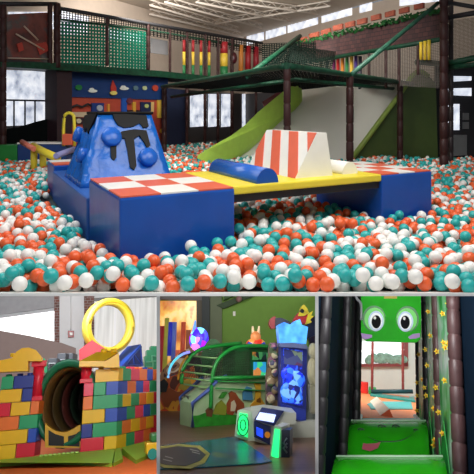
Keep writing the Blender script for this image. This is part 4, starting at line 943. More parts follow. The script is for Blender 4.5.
# animals
hpoly('dog_art', [(226, 414), (226, 404), (229, 398), (228, 393), (231, 391), (235, 393), (238, 398), (243, 403), (244, 413), (238, 415), (234, 411), (232, 415)], .02, .03, mat('fox_brown', (150, 76, 44), .4), sa)
hpoly('dog_belly_art', [(229.5, 411), (230, 402), (233, 400), (235, 405), (233.5, 411)], .02, .045, mat('cream_print', (210, 200, 170), .4), sa)
hpoly('giraffe_art', [(250, 418), (250, 405), (254, 400), (255, 388), (253, 384), (257, 381.5), (260, 384), (260, 398), (264, 404), (264, 418), (260, 418), (259, 410), (254, 410), (253, 418)], .02, .03, ramp_mat('giraffe_print', [(206, 150, 40), (216, 166, 50), (206, 150, 40), (120, 70, 26)], 14, 'voronoi', .4), sa)
hpoly('house_art', [(242, 400), (242, 392), (246, 386), (251, 388), (252, 400)], .02, .03, mat('print_blue', (70, 130, 170), .4), sa)
hpoly('bush_art', [(212, 414), (216, 404), (221, 400), (226, 406), (225, 415)], .02, .025, mat('print_olive', (140, 150, 50), .4), sa)
hpoly('monkey_art', [(206, 416), (205, 410), (209, 406), (212, 410), (211, 417)], .02, .035, mat('print_umber', (110, 70, 44), .4), sa)
hpoly('leaf_art', [(218, 398), (222, 392), (227, 392), (223, 398)], .02, .025, mat('print_leaf', (60, 140, 50), .4), sa)
# cream front
bm = NB(); f1 = B2.fl(181, 421); f2 = HP(192, 427.5); z1 = HP(192, 403).z; zt = z1+.06
prism(bm, [f1, V((f2.x, f2.y, 0)), V((f2.x, f2.y, z1)), V((f1.x, f1.y, B2.at(180, 398, f1.y).z))], V((.05, .1, 0))); ff = hm.part('front_panel', bm, white_p)
bm = NB(); d = (f2-f1)
for (s, za, zb) in ((.25, .22, .40),): prism(bm, [f1+d*s+V((-.01, -.03, za)), f1+d*.7+V((-.01, -.03, za)), f1+d*.7+V((-.01, -.03, zb)), f1+d*s+V((-.01, -.03, zb))], (.0, .02, 0))
hm.part('info_plate', bm, mat('plate_grey', (110, 110, 104), .5), ff)
blue_e = mat('edge_blue', (90, 110, 190), .35)
bm = NB(); tube(bm, [HP(192, 427, .02), HP(192, 403, .02), HP(206, 391.5, .02), HP(217, 380, .02), HP(226, 376, .02)], .03, 8); tube(bm, [f1+V((0, 0, .02)), B2.at(180, 398, f1.y), B2.at(203, 377, 10.2)], .03, 8); hm.part('blue_edging', bm, blue_e)
bm = NB(); prism(bm, [HP(192, 403), HP(217, 380), B2.at(206, 374, 10.6), B2.at(181, 397, f1.y)], (0, .05, -.04)); hm.part('ball_ramp', bm, mat('ramp_cream', (200, 196, 160), .4))
near = curve([(209.5, 408), (210, 395), (210.5, 382), (215, 363), (227.5, 350.5), (244, 346), (268, 346.5)]); far = [(197, 386), (198, 371.6), (205, 359), (215, 350), (232, 346), (258, 343)]; far = curve(far)
bm = NB(); tube(bm, [HP(x, y, .04) for x, y in near], .032, 8); hm.part('arch_tube', bm, gr)
bm = NB(); tube(bm, [HP(x, y, -.55) for x, y in far], .032, 8); hm.part('arch_tube', bm, gr)
for y, xn, xf in ((366, 214.5, 201), (374, 212, 198.5), (380, 211, 198), (387, 210.5, 198), (357.5, 219, 207)):
    bm = NB(); tube(bm, [HP(xn, y+1, .04), HP(xf, y-1, -.5)], .015, 6); hm.part('rung', bm, mat('rung_pale', (130, 170, 110), .4))
bm = NB(); net(bm, [HP(213, 378, .0), HP(250, 378, .0), HP(250, 350, .0), HP(226, 353, .0)], 18, 12, .16, .008); hm.part('side_net', bm, mat('net_grey_green', (60, 84, 56), .6))
bm = NB(); net(bm, [HP(200, 380, -.5), HP(250, 378, -.5), HP(250, 346, -.5), HP(214, 352, -.5)], 20, 12, .16, .008); hm.part('far_net', bm, mat('net_dark_green', (30, 64, 36), .6))
bm = NB(); tube(bm, [HP(211, 378, .05), HP(270, 377, .05)], .03, 8); tube(bm, [HP(216, 381, .05), HP(270, 383, .05)], .012, 6); tube(bm, [HP(214, 388, .05), HP(270, 391, .05)], .012, 6); hm.part('side_rail', bm, gr)
hpoly('back_cabinet', [(250, 346), (272, 345), (272, 421), (268, 421), (268, 378), (250, 378)], .9, -.02, mat('cabinet_green', (20, 92, 40), .4)) 
hpoly('scoreboard', [(253, 352), (267, 352), (267, 360), (253, 360)], .05, .03, ramp_mat('score_art', [(30, 90, 60), (170, 110, 50), (20, 40, 40), (70, 150, 90)], 10, 'voronoi', .3, .3))
hpoly('screen', [(254, 362), (265, 362), (265, 377), (254, 377)], .05, .03, ramp_mat('score_screen', [(40, 140, 190), (60, 190, 120), (150, 210, 220), (190, 120, 60)], 9, 'voronoi', .3, .8))
hm.done()
lf = Thing(B2, 'leaf_topper', 'dark green dinosaur-shaped topper at the left of the basketball machine', 'topper')
spoly(lf, 'board', curve([(201, 356), (203, 349), (208, 341), (215, 339), (220, 344), (221, 350)])+[(216, 356), (210, 368), (203, 374)], 10.6, .08, mat('topper_green', (24, 96, 40), .45))
bm = NB(); c = B2.at(210, 348, 10.55); ball(bm, c, .03); lf.part('eye', bm, m_wh); lf.done()
ct = Thing(B2, 'clown_topper', 'small colourful glowing figure on top of the basketball machine', 'topper')
c = HP(260.5, 343, -.15)
bm = NB(); ball(bm, c+V((0, 0, -.02)), .17, 1, .5, .6); ct.part('base', bm, ramp_mat('clown_art', [(40, 70, 190), (220, 60, 40), (240, 160, 80), (120, 40, 150)], 7, 'voronoi', .3, .35))
bm = NB(); ball(bm, c+V((0, 0, .10)), .09); ct.part('head', bm, mat('peach_glow', (240, 150, 90), .4, .1, 5, 0, 0, .35))
bm = NB(); tube(bm, [c+V((-.04, 0, .15)), c+V((-.05, 0, .27))], [.03, .015], 8); tube(bm, [c+V((.05, 0, .15)), c+V((.06, 0, .27))], [.03, .015], 8); ct.part('ears', bm, mat('cream_glow', (240, 210, 170), .4, .1, 5, 0, 0, .3)); ct.done()
# tall blue shooting cabinet
cb = Thing(B2, 'shooting_cabinet', 'tall blue video shooting cabinet with white base and glowing screen', 'arcade machine')
wb_ = mat('cabinet_white', (190, 196, 188), .4); Ys = 8.4
bluedk = mat('cabinet_blue', (24, 40, 130), .35, .1, 5, 0, 0, .08)
spoly(cb, 'screen_tower', [(281, 343), (307, 346), (306, 422), (294, 419), (280, 414)], Ys, .5, bluedk)
spoly(cb, 'screen', [(283.5, 348), (303, 350.5), (302.5, 406), (282.5, 402)], Ys-.03, .04, ramp_mat('screen_blue', [(10, 16, 90), (20, 40, 190), (40, 90, 240), (16, 24, 120), (30, 60, 210), (40, 30, 120)], 5, 'noise', .3, .5, detail=4))
spoly(cb, 'screen_title', [(284, 349), (302.5, 352), (302.5, 366), (284, 364)], Ys-.05, .02, ramp_mat('title_art', [(30, 40, 110), (60, 70, 120), (110, 130, 110), (80, 40, 90)], 9, 'voronoi', .3, .25))
bm = NB(); net_c = [(288, 374, .10), (296, 380, .13), (291, 392, .15), (297, 398, .08)]
for k, (x, y, rr) in enumerate(net_c): ball(bm, B2.at(x, y, Ys-.03), rr, 1, .2, .9)
cb.part('screen_figures', bm, ramp_mat('figure_art', [(20, 50, 220), (50, 120, 250), (16, 24, 110), (110, 170, 250)], 14, 'voronoi', .3, .6))
spoly(cb, 'speaker_grille', [(281, 414), (294, 419), (306, 422), (306, 410), (281, 404)], Ys-.02, .03, mat('blue_shelf', (30, 50, 150), .4, .1, 5, 0, 0, .1))
spoly(cb, 'marquee', [(278, 325), (284, 322), (291, 325), (296, 320.5), (300, 319), (302, 325), (308, 327), (306, 344), (296, 342.5), (280, 343)], Ys-.12, .55, ramp_mat('marquee_glow', [(30, 80, 220), (50, 130, 240), (90, 180, 250), (40, 100, 230)], 3, 'noise', .3, .65, const=False))
spoly(cb, 'marquee_lip', [(279, 343), (294, 343), (307, 345), (307, 349), (294, 347.5), (280, 347)], Ys-.16, .5, mat('lip_grey', (84, 96, 140), .4))
# white base going to the right
bm = NB(); prism(bm, [B2.at(x, y, Ys-.1) for x, y in [(280, 410), (296, 422), (320, 420), (320, 450), (281, 448), (277, 430)]], (0, .7, 0)); cb.part('base', bm, wb_)
spoly(cb, 'right_side', [(306, 346), (318, 350), (318, 421), (306, 423)], Ys+.1, .4, mat('cabinet_grey', (150, 158, 150), .5))
cb.done()
# the front gun console with two green glowing panels
gc = Thing(B2, 'light_gun_console', 'low white console with two glowing green panels in front of the blue cabinet', 'arcade console')
glow = mat('glow_green', (36, 226, 120), .3, .1, 5, 0, 0, 1.5)
a0, a1, a2 = B2.fl(238, 438), B2.fl(272, 461), B2.fl(286, 464)
Lz = lambda x, y, Y: B2.at(x, y, Y).z
Lf = [B2.at(237.5, 437, 8.0), B2.at(249, 440, 7.9), B2.at(250, 412, 7.95), B2.at(240, 410.5, 8.05)]
bm = NB(); prism(bm, [B2.at(x, y, 8.0) for x, y in [(234.5, 436), (237.5, 410.5), (240, 409.5), (253, 411), (254, 441), (250, 442)]], (.1, .35, 0)); gc.part('left_housing', bm, wb_)
bm = NB(); prism(bm, [B2.at(x, y, 7.97) for x, y in [(237.5, 434), (239.5, 413), (247.5, 414), (247.8, 437.5)]], (0, .04, 0)); lg = gc.part('left_glow_panel', bm, glow)
bm = NB()
for rr in (.045, .09): c = B2.at(243, 425, 7.95); tube(bm, [c+V((math.cos(t*math.pi/8)*rr*.8, 0, math.sin(t*math.pi/8)*rr*1.3)) for t in range(16)], .008, 6, closed=True)
gc.part('ring', bm, mat('ring_green', (20, 140, 90), .3), lg)
bm = NB(); prism(bm, [B2.at(x, y, 7.75) for x, y in [(252, 411), (266, 409), (296, 413), (296, 424), (274, 427), (272, 446), (254, 441)]], (0, .6, 0)); gc.part('body', bm, wb_)
bm = NB(); prism(bm, [B2.at(x, y, 7.7) for x, y in [(254, 421), (271, 427), (270, 445), (254, 437)]], (0, .05, 0)); pn = gc.part('control_panel', bm, mat('panel_dark_blue', (24, 40, 84), .4))
bm = NB(); prism(bm, [B2.at(x, y, 7.68) for x, y in [(256.5, 427), (263, 430), (263, 438), (256.5, 435)]], (0, .02, 0)); gc.part('small_screen', bm, mat('screen_bright_blue', (30, 70, 235), .3, .2, 12, 0, 0, 1.2), pn)
bm = NB(); c = B2.at(267.5, 435, 7.68); tube(bm, [c, c+V((0, .03, 0))], .035, 10); gc.part('orange_dial', bm, mat('dial_orange', (190, 120, 30), .3, .1, 5, 0, 0, .3), pn)
bm = NB(); prism(bm, [B2.at(x, y, 7.66) for x, y in [(256, 419.5), (260, 412.5), (276, 415), (273.5, 422.5)]], (0, .04, 0)); gc.part('lit_strip', bm, mat('lit_lilac', (190, 205, 255), .3, .1, 5, 0, 0, 1.3))
bm = NB(); prism(bm, [B2.at(x, y, 7.72) for x, y in [(254, 420), (262, 407.5), (284, 411), (274, 426)]], (0, .05, 0)); gc.part('sloping_hood', bm, mat('hood_navy', (40, 50, 100), .4))
bm = NB(); prism(bm, [B2.at(x, y, 6.9) for x, y in [(269.5, 457.5), (274, 426), (281.5, 427), (281, 463), (275, 462)]], (.12, .3, 0)); gc.part('right_housing', bm, wb_)
bm = NB(); prism(bm, [B2.at(x, y, 6.87) for x, y in [(271.5, 456), (275, 429), (280, 430), (278.5, 459)]], (0, .04, 0)); gc.part('right_glow_panel', bm, glow)
bm = NB(); prism(bm, [B2.at(x, y, 6.88) for x, y in [(281, 463), (281.5, 430), (290, 430), (289.5, 459)]], (.05, .2, 0)); dk = gc.part('dark_side', bm, mat('side_navy', (30, 40, 66), .4))
bm = NB(); 
for dy in (0, 5): tube(bm, [B2.at(287, 438+dy, 6.86), B2.at(283.5, 443+dy, 6.86), B2.at(287, 448+dy, 6.86)], .012, 6)
gc.part('chevron', bm, mat('chevron_grey', (120, 130, 150), .4), dk); gc.done()
# figure column art between machines
fc = Thing(B2, 'figure_column', 'tall narrow prize column of patterned figures left of the blue cabinet', 'display')
spoly(fc, 'board', [(270, 343), (279, 342), (280, 408), (266, 406), (266, 380)], 8.9, .3, ramp_mat('figure_column_art', [(60, 50, 40), (110, 90, 60), (70, 90, 60), (130, 90, 110), (50, 46, 60), (150, 140, 110)], 10, 'voronoi', .4, .05))
bm = NB()
for (x, y, rr) in ((274, 347, .05), (275, 355, .055), (273, 364, .06), (275, 373, .055), (271, 382, .065), (275, 390, .055), (271, 399, .06)): ball(bm, B2.at(x, y, 8.85), rr, 1, .5, 1)
fc.part('figures', bm, ramp_mat('figure_column_dolls', [(140, 120, 90), (80, 100, 70), (150, 100, 120), (60, 60, 90), (180, 170, 140)], 13, 'voronoi', .5, .05)); fc.done()
# red and yellow inflatable bird and dark wings over the marquee
bd = Thing(B2, 'parrot_ornament', 'red and yellow parrot ornament above the blue cabinet marquee', 'ornament'); Yp = 8.7
spoly(bd, 'body', curve([(293, 321), (296, 316), (300, 312), (307, 313), (309, 318)])+[(306, 324), (299, 324)], Yp, .25, mat('parrot_red', (170, 20, 26), .4))
spoly(bd, 'head_crest', [(298, 316), (302, 306), (304, 304.5), (307, 308), (309, 313), (304, 316)], Yp-.03, .2, mat('parrot_yellow', (200, 180, 30), .4))
spoly(bd, 'wing_feathers', [(306, 322), (308, 314), (313, 311), (311, 316), (314, 316), (310, 320), (312, 322), (305, 325)], Yp-.03, .1, mat('parrot_yellow', (200, 180, 30), .4))
bm = NB(); ball(bm, B2.at(302, 311, Yp-.05), .03); bd.part('eye', bm, mat('near_black', (20, 20, 24), .6)); bd.done()
wg = Thing(B2, 'gun_ornament', 'dark blue blaster-shaped ornament with red end left of the marquee', 'ornament')
spoly(wg, 'body', curve([(274, 318), (282, 318), (290, 322), (294, 326)])+[(292, 328), (284, 327), (276, 329), (272, 324)], 8.75, .25, mat('ornament_navy', (26, 30, 52), .4))
spoly(wg, 'red_end', curve([(276, 316), (271, 318), (269, 324), (272, 329)])+[(275, 328), (275, 319)], 8.72, .28, mat('ornament_red', (140, 30, 36), .4)); wg.done()
ws = Thing(B2, 'dark_wing', 'dark navy and maroon ornament at the right edge of the arcade', 'ornament')
spoly(ws, 'wing', curve([(304, 332), (306, 324), (311, 318), (318, 315)])+[(318, 345), (312, 345), (308, 338)], 8.9, .2, mat('wing_navy', (34, 38, 66), .4))
spoly(ws, 'lower_part', [(309, 338), (318, 334), (318, 350), (310, 350)], 8.85, .1, mat('wing_maroon', (60, 20, 22), .4)); ws.done()
bm = NB(); c = B2.at(313, 372, 8.2)
ed = Thing(B2, 'beige_figure', 'beige moulded figure at the right edge beside the blue cabinet', 'ornament'); ball(bm, c, .12, .7, .6, 1.5); ball(bm, c+V((.02, 0, .26)), .09, .8, .7, 1.2); ed.part('body', bm, mat('beige_resin', (150, 146, 120), .5, .2, 12)); bm = NB(); box(bm, c.x-.06, c.x+.12, c.y-.02, c.y+.2, c.z-.5, c.z-.16, bev=.02); ed.part('stand', bm, mat('stand_beige', (130, 128, 108), .5)); ed.done()
# floor mat with badge
fm = Thing(B2, 'floor_mat', 'glossy blue-green play mat with dark badge on the arcade floor', 'floor mat')
def flp(bm, pts, z0, z1): prism(bm, [B2.fl(x, y, z0) for x, y in pts], (0, 0, z1-z0))
bm = NB(); flp(bm, [(162, 446), (200, 442), (236, 437), (272, 462), (262, 464), (205, 468), (156, 470), (156, 452)], .002, .012); fm.part('sheet', bm, ramp_mat('mat_blue', [(10, 40, 54), (16, 84, 104), (20, 120, 130), (20, 60, 120), (110, 140, 80)], 1.4, 'noise', .25, 0, (1, 1, 1), const=False))
bm = NB(); flp(bm, [(152, 448), (178, 444.5), (200, 446), (210, 454), (205, 463), (190, 469), (164, 468), (152, 462)], .013, .018); eb = fm.part('badge_edge', bm, mat('badge_olive', (170, 164, 70), .4, .3, 8))
bm = NB(); flp(bm, [(153, 450), (178, 446.5), (197, 448), (206, 455), (200, 461), (186, 466), (166, 465), (153, 461)], .019, .022); fm.part('badge', bm, mat('badge_dark', (44, 42, 44), .4), eb)
bm = NB()
for (x, y, L) in ((190, 449, 9), (192, 451.5, 8), (165, 456, 8), (163, 459, 9)):
    flp(bm, [(x, y), (x+L, y+2.2), (x+L, y+2.8), (x, y+.7)], .023, .025)
fm.part('white_marks', bm, mat('mark_white', (180, 180, 176), .5), eb); fm.done()

# =================================================================== SLIDE TUNNEL ROOM (lower right)
bm = NB(); 
Y0 = B3.fl(390, 421).y; YB = 18.5
box(bm, -2.2, 2.2, Y0, YB, -.06, 0); struct(B3, 'floor_slide_room', bm, mat('orange_mat_light', (244, 140, 80), .6, .03))
bm = NB(); box(bm, -3.2, 3.2, YB, YB+.15, -.06, 4.2); struct(B3, 'wall_slide_room_back', bm, mat('mint_white_paint', (214, 226, 216), .8, .02))
PB3 = yplane(YB)
bm = NB(); poly(bm, B3, PB3, [(358, 342), (407, 342), (407, 363), (358, 364)], .03, .05); struct(B3, 'window_21', bm, mat('milky_daylight', (236, 242, 244), .4, .03, 3, 0, 0, .9))
bm = NB()
for i in range(46): 
    x = 369+37*((i*0.618) % 1); y = 361.5-random.random()*5.5; ball(bm, B3.hit(x, y, Pn(PB3, .12)), .09+.05*random.random(), 1, .3, .8, seg=8)
solo(B3, 'hedge', bm, mat('hedge_green', (130, 168, 150), .8, .35, 14, .5), 'frosty green hedge seen through the far window', 'hedge', kind='stuff')
bm = NB(); poly(bm, B3, PB3, [(355, 364), (408, 363), (408, 366.5), (355, 367)], .1, .14); poly(bm, B3, PB3, [(404, 340), (408, 340), (408, 366), (404, 366)], .1, .14); struct(B3, 'trim_19', bm, mat('frame_red_brown', (130, 52, 48), .5))
fb = Thing(B3, 'barrier_frame', 'maroon padded frame with teal foot pad at the end of the orange floor', 'frame')
for px in (372, 403): bm = NB(); a = B3.at(px, 391, 16.5); padpost(bm, a, B3.at(px, 338, 16.5).z, .035, 8, .2); fb.part('post', bm, mat('frame_red_brown', (130, 52, 48), .5))
bm = NB(); a, b = B3.at(371, 391.5, 16.4), B3.at(413, 391.5, 16.4); tube(bm, [a, b], .05, 8); fb.part('dark_bar', bm, mat('teal_dark', (20, 70, 76), .5))
bm = NB(); a, b = B3.fl(371, 395), B3.fl(414, 388); box(bm, a.x, a.x+1.1, 15.9, 16.9, 0, .05, bev=.01); fb.part('teal_pad', bm, m_teal); fb.done()
for k, pts in enumerate([[(367, 404.5), (373, 402), (411, 402), (413, 409.5), (371, 409.5), (369, 406)], [(409, 397), (414, 397), (415, 401), (411, 401)], [(360, 419), (415, 419), (417, 421), (358, 421)]]):
    bm = NB(); prism(bm, [B3.fl(x, y, .002) for x, y in pts], (0, 0, .012)); solo(B3, 'floor_tile', bm, mat('tile_teal', (70, 176, 170), .5), ['large teal stripe in the orange mat floor', 'small teal tile at the right of the orange mat floor', 'teal edge strip at the front of the orange mat floor'][k], 'floor mat')
# wedge block on floor
wk = Thing(B3, 'foam_wedge', 'white and orange foam wedge lying on the orange floor', 'soft wedge')
ya = B3.fl(386, 416.5).y; tri = [B3.at(380.5, 416.5, ya), B3.at(393, 416.5, ya), B3.at(389.5, 409, ya)]; tri[0].z = tri[1].z = .004
axw = B3.fl(370, 402.5)-B3.fl(380.5, 416.5); axw.z = 0
bm = NB(); prism(bm, tri, axw); wk.part('orange_body', bm, mat('wedge_orange', (226, 96, 40), .5))
nw = V((-.8, -.2, .6)).normalized()*.012
bm = NB(); prism(bm, [tri[0], tri[2], tri[2]+axw, tri[0]+axw], nw); wk.part('white_face', bm, mat('wedge_cream', (250, 236, 214), .5)); wk.done()
rt = Thing(B3, 'red_toy', 'small red and green toy block on the floor at far left', 'toy'); a = B3.fl(361, 389)
bm = NB(); box(bm, a.x, a.x+.28, 16.9, 17.2, 0, .28, bev=.02); rt.part('red_block', bm, mat('toy_red', (230, 50, 40), .5)); bm = NB(); box(bm, a.x+.3, a.x+.5, 16.9, 17.1, 0, .18, bev=.02); rt.part('green_block', bm, mat('toy_green', (60, 170, 90), .5)); rt.done()
# side walls of the tunnel (navy boards between padded posts)
navy = mat('navy_netting', (8, 26, 42), .8, .1, spec=.1)
for (px0, Y0_, px1, Y1_, nm, m) in ((312, 6.2, 361, 10.2, 'wall_tunnel_left', navy), (480, 6.4, 461, 7.0, 'wall_tunnel_right', navy)):
    a, b = B3.at(px0, 380, Y0_), B3.at(px1, 380, Y1_); bm = NB(); ex_ = V((-.06 if px0 < 390 else .06, 0, 0))
    prism(bm, [V((a.x, a.y, -2.2)), V((b.x, b.y, -2.2)), V((b.x, b.y, 2.4)), V((a.x, a.y, 2.4))], ex_); struct(B3, nm, bm, m)
bam = mat('bamboo_maroon', (84, 58, 58), .45, .2, 7); bam_shaded = mat('bamboo_shaded', (28, 24, 28), .5, .3, 7)  # second copy is darkened for posts that stand in shade
posts = [(322, 6.5, .07, bam_shaded, 'left tunnel wall nearest the viewer'), (345, 7.6, .055, bam_shaded, 'left tunnel wall in the middle'), (357, 9.0, .06, bam_shaded, 'left tunnel wall beside the monster board'),
         (418.5, 10.3, .045, bam_shaded, 'right leafy wall at its far end'), (427, 9.0, .06, bam_shaded, 'right leafy wall, second from the far end'), (438.5, 7.9, .06, bam, 'right leafy wall, second nearest'), (456.5, 6.9, .075, bam, 'right leafy wall nearest the viewer')]
for px, Y, rr, m, lab in posts:
    a = B3.at(px, 384, Y); bm = NB(); padpost(bm, (a.x, Y, -1.9), 2.3, rr, 12, .26)
    solo(B3, 'padded_post', bm, m, 'maroon bamboo-look padded post on the '+lab, 'post', 'bamboo-look posts of the slide tunnel')
# leafy printed panels between right posts
leaf = ramp_mat('jungle_print', [(10, 74, 44), (24, 128, 62), (60, 190, 90), (150, 215, 170), (228, 240, 232), (190, 225, 205)], 1.5, 'noise', .4, 0, (1.5, 1.5, .8), const=False)
for k in range(3):
    (pa, Ya), (pb, Yb) = [((418.5, 10.3), (427, 9.0)), ((427, 9.0), (438.5, 7.9)), ((438.5, 7.9), (456.5, 6.9))][k]
    a, b = B3.at(pa, 380, Ya), B3.at(pb, 380, Yb); bm = NB(); prism(bm, [V((a.x, a.y, -1.9)), V((b.x, b.y, -1.9)), V((b.x, b.y, 2.3)), V((a.x, a.y, 2.3))], (.04, .03, 0))
    solo(B3, 'leafy_panel', bm, leaf, 'green and white jungle-print panel, %s of the three between the right posts' % ['farthest', 'middle', 'nearest'][k], 'panel', 'jungle-print panels')
    bm = NB(); n_ = (b-a).normalized(); pr = V((n_.y, -n_.x, 0)); pr = pr if pr.x < 0 else -pr; 
    pts = [(0, -1.9), (1, -1.9), (1, -.75), (.75, -.5), (.55, -.05), (.35, .3), (.15, -.1), (0, .2)]
    prism(bm, [a+(b-a)*s+V((0, 0, z-a.z)) + pr*.02 for s, z in pts], pr*.012); solo(B3, 'green_leaf', bm, mat('leaf_bright', (44, 160, 70), .5, .15), 'broad bright green leaf shape low on the %s jungle panel' % ['farthest', 'middle', 'nearest'][k], 'leaf')
# yellow flowers
m_fl = mat('flower_yellow', (250, 220, 40), .5)
proto = None
fls = [(432, 312), (453, 304), (447, 314), (434, 336), (448, 343), (449.5, 348), (453, 344), (441, 352), (429, 350), (422, 355), (431, 366), (426, 380), (420, 383), (449, 381), (440, 388), (439, 397), (428, 388), (420, 396), (438, 409), (443, 413), (447, 434), (439, 441), (438, 446), (420, 411), (430, 396)]
seg = [((418.5, 10.3), (427, 9.0)), ((427, 9.0), (438.5, 7.9)), ((438.5, 7.9), (456.5, 6.9))]
for i, (px, py) in enumerate(fls):
    k = 0 if px < 426 else 1 if px < 438 else 2
    a, b = [B3.at(q, 380, Y) for q, Y in seg[k]]; pl = plane(a, b); 
    if pl[1].y > 0: pl = (pl[0], -pl[1])
    c = B3.hit(px, py, pl)+pl[1]*.05
    hgt = ['low', 'mid-height', 'high'][0 if py > 400 else 1 if py > 350 else 2]; loc_ = ['far', 'middle', 'nearest'][k]
    if proto is None:
        t = Thing(B3, 'yellow_flower', 'x', 'flower', 'yellow flowers on the jungle panels'); n = 10; bm = NB()
        prism(bm, [c+V((math.cos(j*2*math.pi/n)*(.038 if j % 2 else .019), 0, math.sin(j*2*math.pi/n)*(.038 if j % 2 else .019))) for j in range(n)], (0, .015, 0)); t.part('petals', bm, m_fl)
        bm = NB(); ball(bm, c+V((0, -.005, 0)), .016, seg=8); t.part('centre', bm, mat('flower_orange', (240, 160, 30), .5)); proto = t.done(); pc = t.c.copy(); c00 = c.copy(); o = proto
    else:
        o = proto.copy(); COL.objects.link(o)
        for ch in proto.children: q = ch.copy(); COL.objects.link(q); q.parent = o
        o.matrix_world = B3.M @ Matrix.Translation(pc+(c-c00))
    nth = sum(1 for (x2, y2) in fls[:i] if (0 if x2 < 426 else 1 if x2 < 438 else 2) == k and (0 if y2 > 400 else 1 if y2 > 350 else 2) == (0 if py > 400 else 1 if py > 350 else 2))
    o['label'] = 'yellow flower, %s on the %s jungle panel, %s of its cluster' % (hgt, loc_, ['first', 'second', 'third', 'fourth', 'fifth', 'sixth'][nth])
# monster board
mo = Thing(B3, 'monster_board', 'hanging green monster face board with two big round eyes', 'monster board')
Ym = 8.4; pts = [(361, 286), (421, 286), (421, 336), (420, 340), (416, 342.5), (366, 341), (362, 338), (361, 332)]
bm = NB(); prism(bm, [B3.at(x, y, Ym) for x, y in pts], (0, .16, 0)); mo.part('face', bm, mat('monster_green', (28, 178, 12), .55, .12, 5, spec=.2))
def eye(cx, cy, flip):
    def el(rx, ry, dx=0, dy=0, n=24): return [(cx+dx+rx*math.cos(2*math.pi*i/n), cy+dy+ry*math.sin(2*math.pi*i/n)) for i in range(n)]
    def P_(q, off): bm = NB(); prism(bm, [B3.at(x, y, Ym-off) for x, y in q], (0, .012, 0)); return bm
    mo.part('eyelid', P_(el(11.5, 13, -2*flip, -2.5), .012), mat('monster_dark_green', (30, 130, 44), .4))
    mo.part('eyelid_inner', P_(el(10.2, 11.6, -1.4*flip, -1.8), .02), mat('monster_mid_green', (90, 214, 70), .4))
    e = mo.part('eye_white', P_(el(7.8, 10.2), .03), mat('eye_lilac', (186, 208, 236), .35))
    mo.part('eye_inner', P_(el(6.2, 8.4), .04), mat('eye_white', (240, 246, 250), .35), e)
    mo.part('pupil', P_(el(4.6, 6.6, .3*flip, .8), .05), mat('pupil_black', (8, 9, 14), .6, spec=.1), e)
    mo.part('glint', P_(el(1.3, 1.6, -1.2, -3), .06), m_wh, e)
eye(376, 321, 1); eye(405.5, 321.5, -1)
for q in ([(361, 333), (366, 334), (372, 335), (372, 337.5), (366, 339.5), (362, 338)], [(420, 333), (413, 334), (408, 337), (410, 339), (416, 338.5), (420, 337)]):
    bm = NB(); prism(bm, [B3.at(x, y, Ym-.012) for x, y in q], (0, .012, 0)); mo.part('lilac_cheek', bm, mat('cheek_lilac', (160, 120, 190), .4))
bm = NB(); prism(bm, [B3.at(x, y, Ym-.015) for x, y in [(384, 288), (397, 288), (397, 298.5), (384, 298.5)]], (0, .014, 0)); mo.part('tan_patch', bm, mat('patch_tan', (200, 170, 60), .5))
bm = NB()
for x in (366, 416): p = B3.at(x, 288, Ym+.08); tube(bm, [p, p+V((0, 0, .7))], .02, 6)
mo.part('hanger', bm, m_dark); mo.done()
bm = NB(); tube(bm, [B3.at(x, y, 8.2) for x, y in curve([(355, 292), (357, 299), (361, 304), (361, 320)])], .02, 6); solo(B3, 'white_cable', bm, mat('cable_grey', (150, 150, 156), .5), 'thin pale cable looping down left of the monster board', 'cable')
# slide humps
hmat = mat('slide_green', (40, 165, 20), .22, .12, 3, .12); 
def hump(lab, x0, x1, ytop, ybot, Yt, Yb, taper, extra=None):
    """padded step: rounded top, curved face"""
    t = Thing(B3, 'slide_step', lab, 'slide step'); bm = NB(); n = 10
    tl, tr = B3.at(x0+taper, ytop, Yt), B3.at(x1-taper, ytop, Yt); bl_, br_ = B3.at(x0, ybot, Yb), B3.at(x1, ybot, Yb)
    rows = []
    prof = [(-.30, -.02), (-.12, .0)]+[(i/n, 0) for i in range(n+1)]
    for (s, _) in prof:
        if s < 0: a, b = tl+V((0, -s*2.2, s*.25)), tr+V((0, -s*2.2, s*.25))
        else:
            k = 1-math.cos(s*math.pi/2); a = V((tl.x*(1-s)+bl_.x*s, tl.y*(1-s**.55)+bl_.y*s**.55, tl.z*(1-k*.55-s*.45)+bl_.z*(k*.55+s*.45))); b = V((tr.x*(1-s)+br_.x*s, tr.y*(1-s**.55)+br_.y*s**.55, tr.z*(1-k*.55-s*.45)+br_.z*(k*.55+s*.45)))
        rows.append([bm.verts.new(a+(b-a)*(i/8)) for i in range(9)])
    bot = [[bm.verts.new(V((w.co.x, w.co.y+.25, min(w.co.z, bl_.z)-.3))) for w in rw] for rw in (rows[0], rows[-1])]
    for a, b in zip(rows, rows[1:]):
        for i in range(8): bm.faces.new((a[i], a[i+1], b[i+1], b[i])).smooth = True
    for i in range(8): bm.faces.new((rows[0][i], rows[0][i+1], bot[0][i+1], bot[0][i])); bm.faces.new((rows[-1][i], rows[-1][i+1], bot[1][i+1], bot[1][i])); bm.faces.new((bot[0][i], bot[0][i+1], bot[1][i+1], bot[1][i]))
    for e in (0, 8): bm.faces.new([rw[e] for rw in rows]+[bot[1][e], bot[0][e]])
    t.part('green_cover', bm, hmat); return t, (tl, tr, bl_, br_)
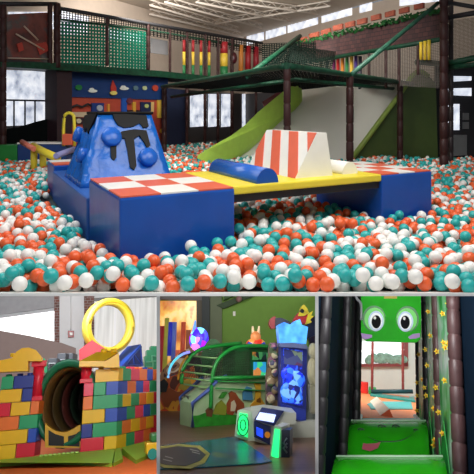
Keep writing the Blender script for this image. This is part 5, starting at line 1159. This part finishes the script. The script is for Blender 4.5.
t, (tl, tr, bl_, br_) = hump('upper glossy green slide step with a smiling face and pink tongue', 347, 430, 421, 459, 8.9, 8.1, 4)
def face_pt(x, y):   # on the curved front, by matching height along the face
    s = (y-421)/38; k = 1-math.cos(s*math.pi/2); Yq = 8.9*(1-s**.55)+8.1*s**.55; return B3.at(x, y, Yq-.035)
bm = NB(); tube(bm, [face_pt(x, y) for x, y in curve([(368, 437), (376, 441), (388, 442), (400, 441), (408, 438), (415, 432)])], .012, 6); t.part('smile_line', bm, mat('print_dark_green', (16, 70, 24), .4))
for (x, y, rr) in ((361, 431, .045), (382, 427.5, .05), (396, 427.5, .05), (416, 431, .035)):
    bm = NB(); c = face_pt(x, y); tube(bm, [c+V((math.cos(j*math.pi/8)*rr, 0, math.sin(j*math.pi/8)*rr*.6)) for j in range(16)], .01, 6, closed=True); ball(bm, c, .014, seg=8); t.part('swirl_eye', bm, mat('print_dark_green', (16, 70, 24), .4))
bm = NB(); q = [(364, 438), (372, 436), (381, 441), (378, 448), (370, 451), (362, 449)]; prism(bm, [face_pt(x, y)+V((0, -.01, 0)) for x, y in q], (0, .02, 0)); t.part('pink_tongue', bm, mat('tongue_pink', (190, 92, 110), .5))
bm = NB(); tube(bm, [tl+V((0, .02, .0)), tr+V((0, .02, .0))], .018, 6); t.part('pale_piping', bm, mat('piping_pale', (190, 220, 190), .4)); t.done()
t, q4 = hump('lower glossy green slide step at the bottom of the tunnel', 328, 451, 457, 500, 7.2, 6.5, 8)
bm = NB(); tube(bm, [q4[0]+V((0, .02, 0)), q4[1]+V((0, .02, 0))], .018, 6); t.part('pale_piping', bm, mat('piping_pale', (190, 220, 190), .4)); t.done()
bm = NB(); tube(bm, [B3.at(358, 422, 9.4), B3.at(361, 416, 9.9)], .03, 8); tube(bm, [B3.at(358, 421.5, 9.3), B3.at(420, 421.5, 9.3)], .03, 8); tube(bm, [B3.at(420, 422, 9.4), B3.at(415, 416, 9.9)], .03, 8)
solo(B3, 'white_rail', bm, mat('rail_white', (220, 226, 226), .4), 'pale padded rail at the top edge of the slide', 'rail')
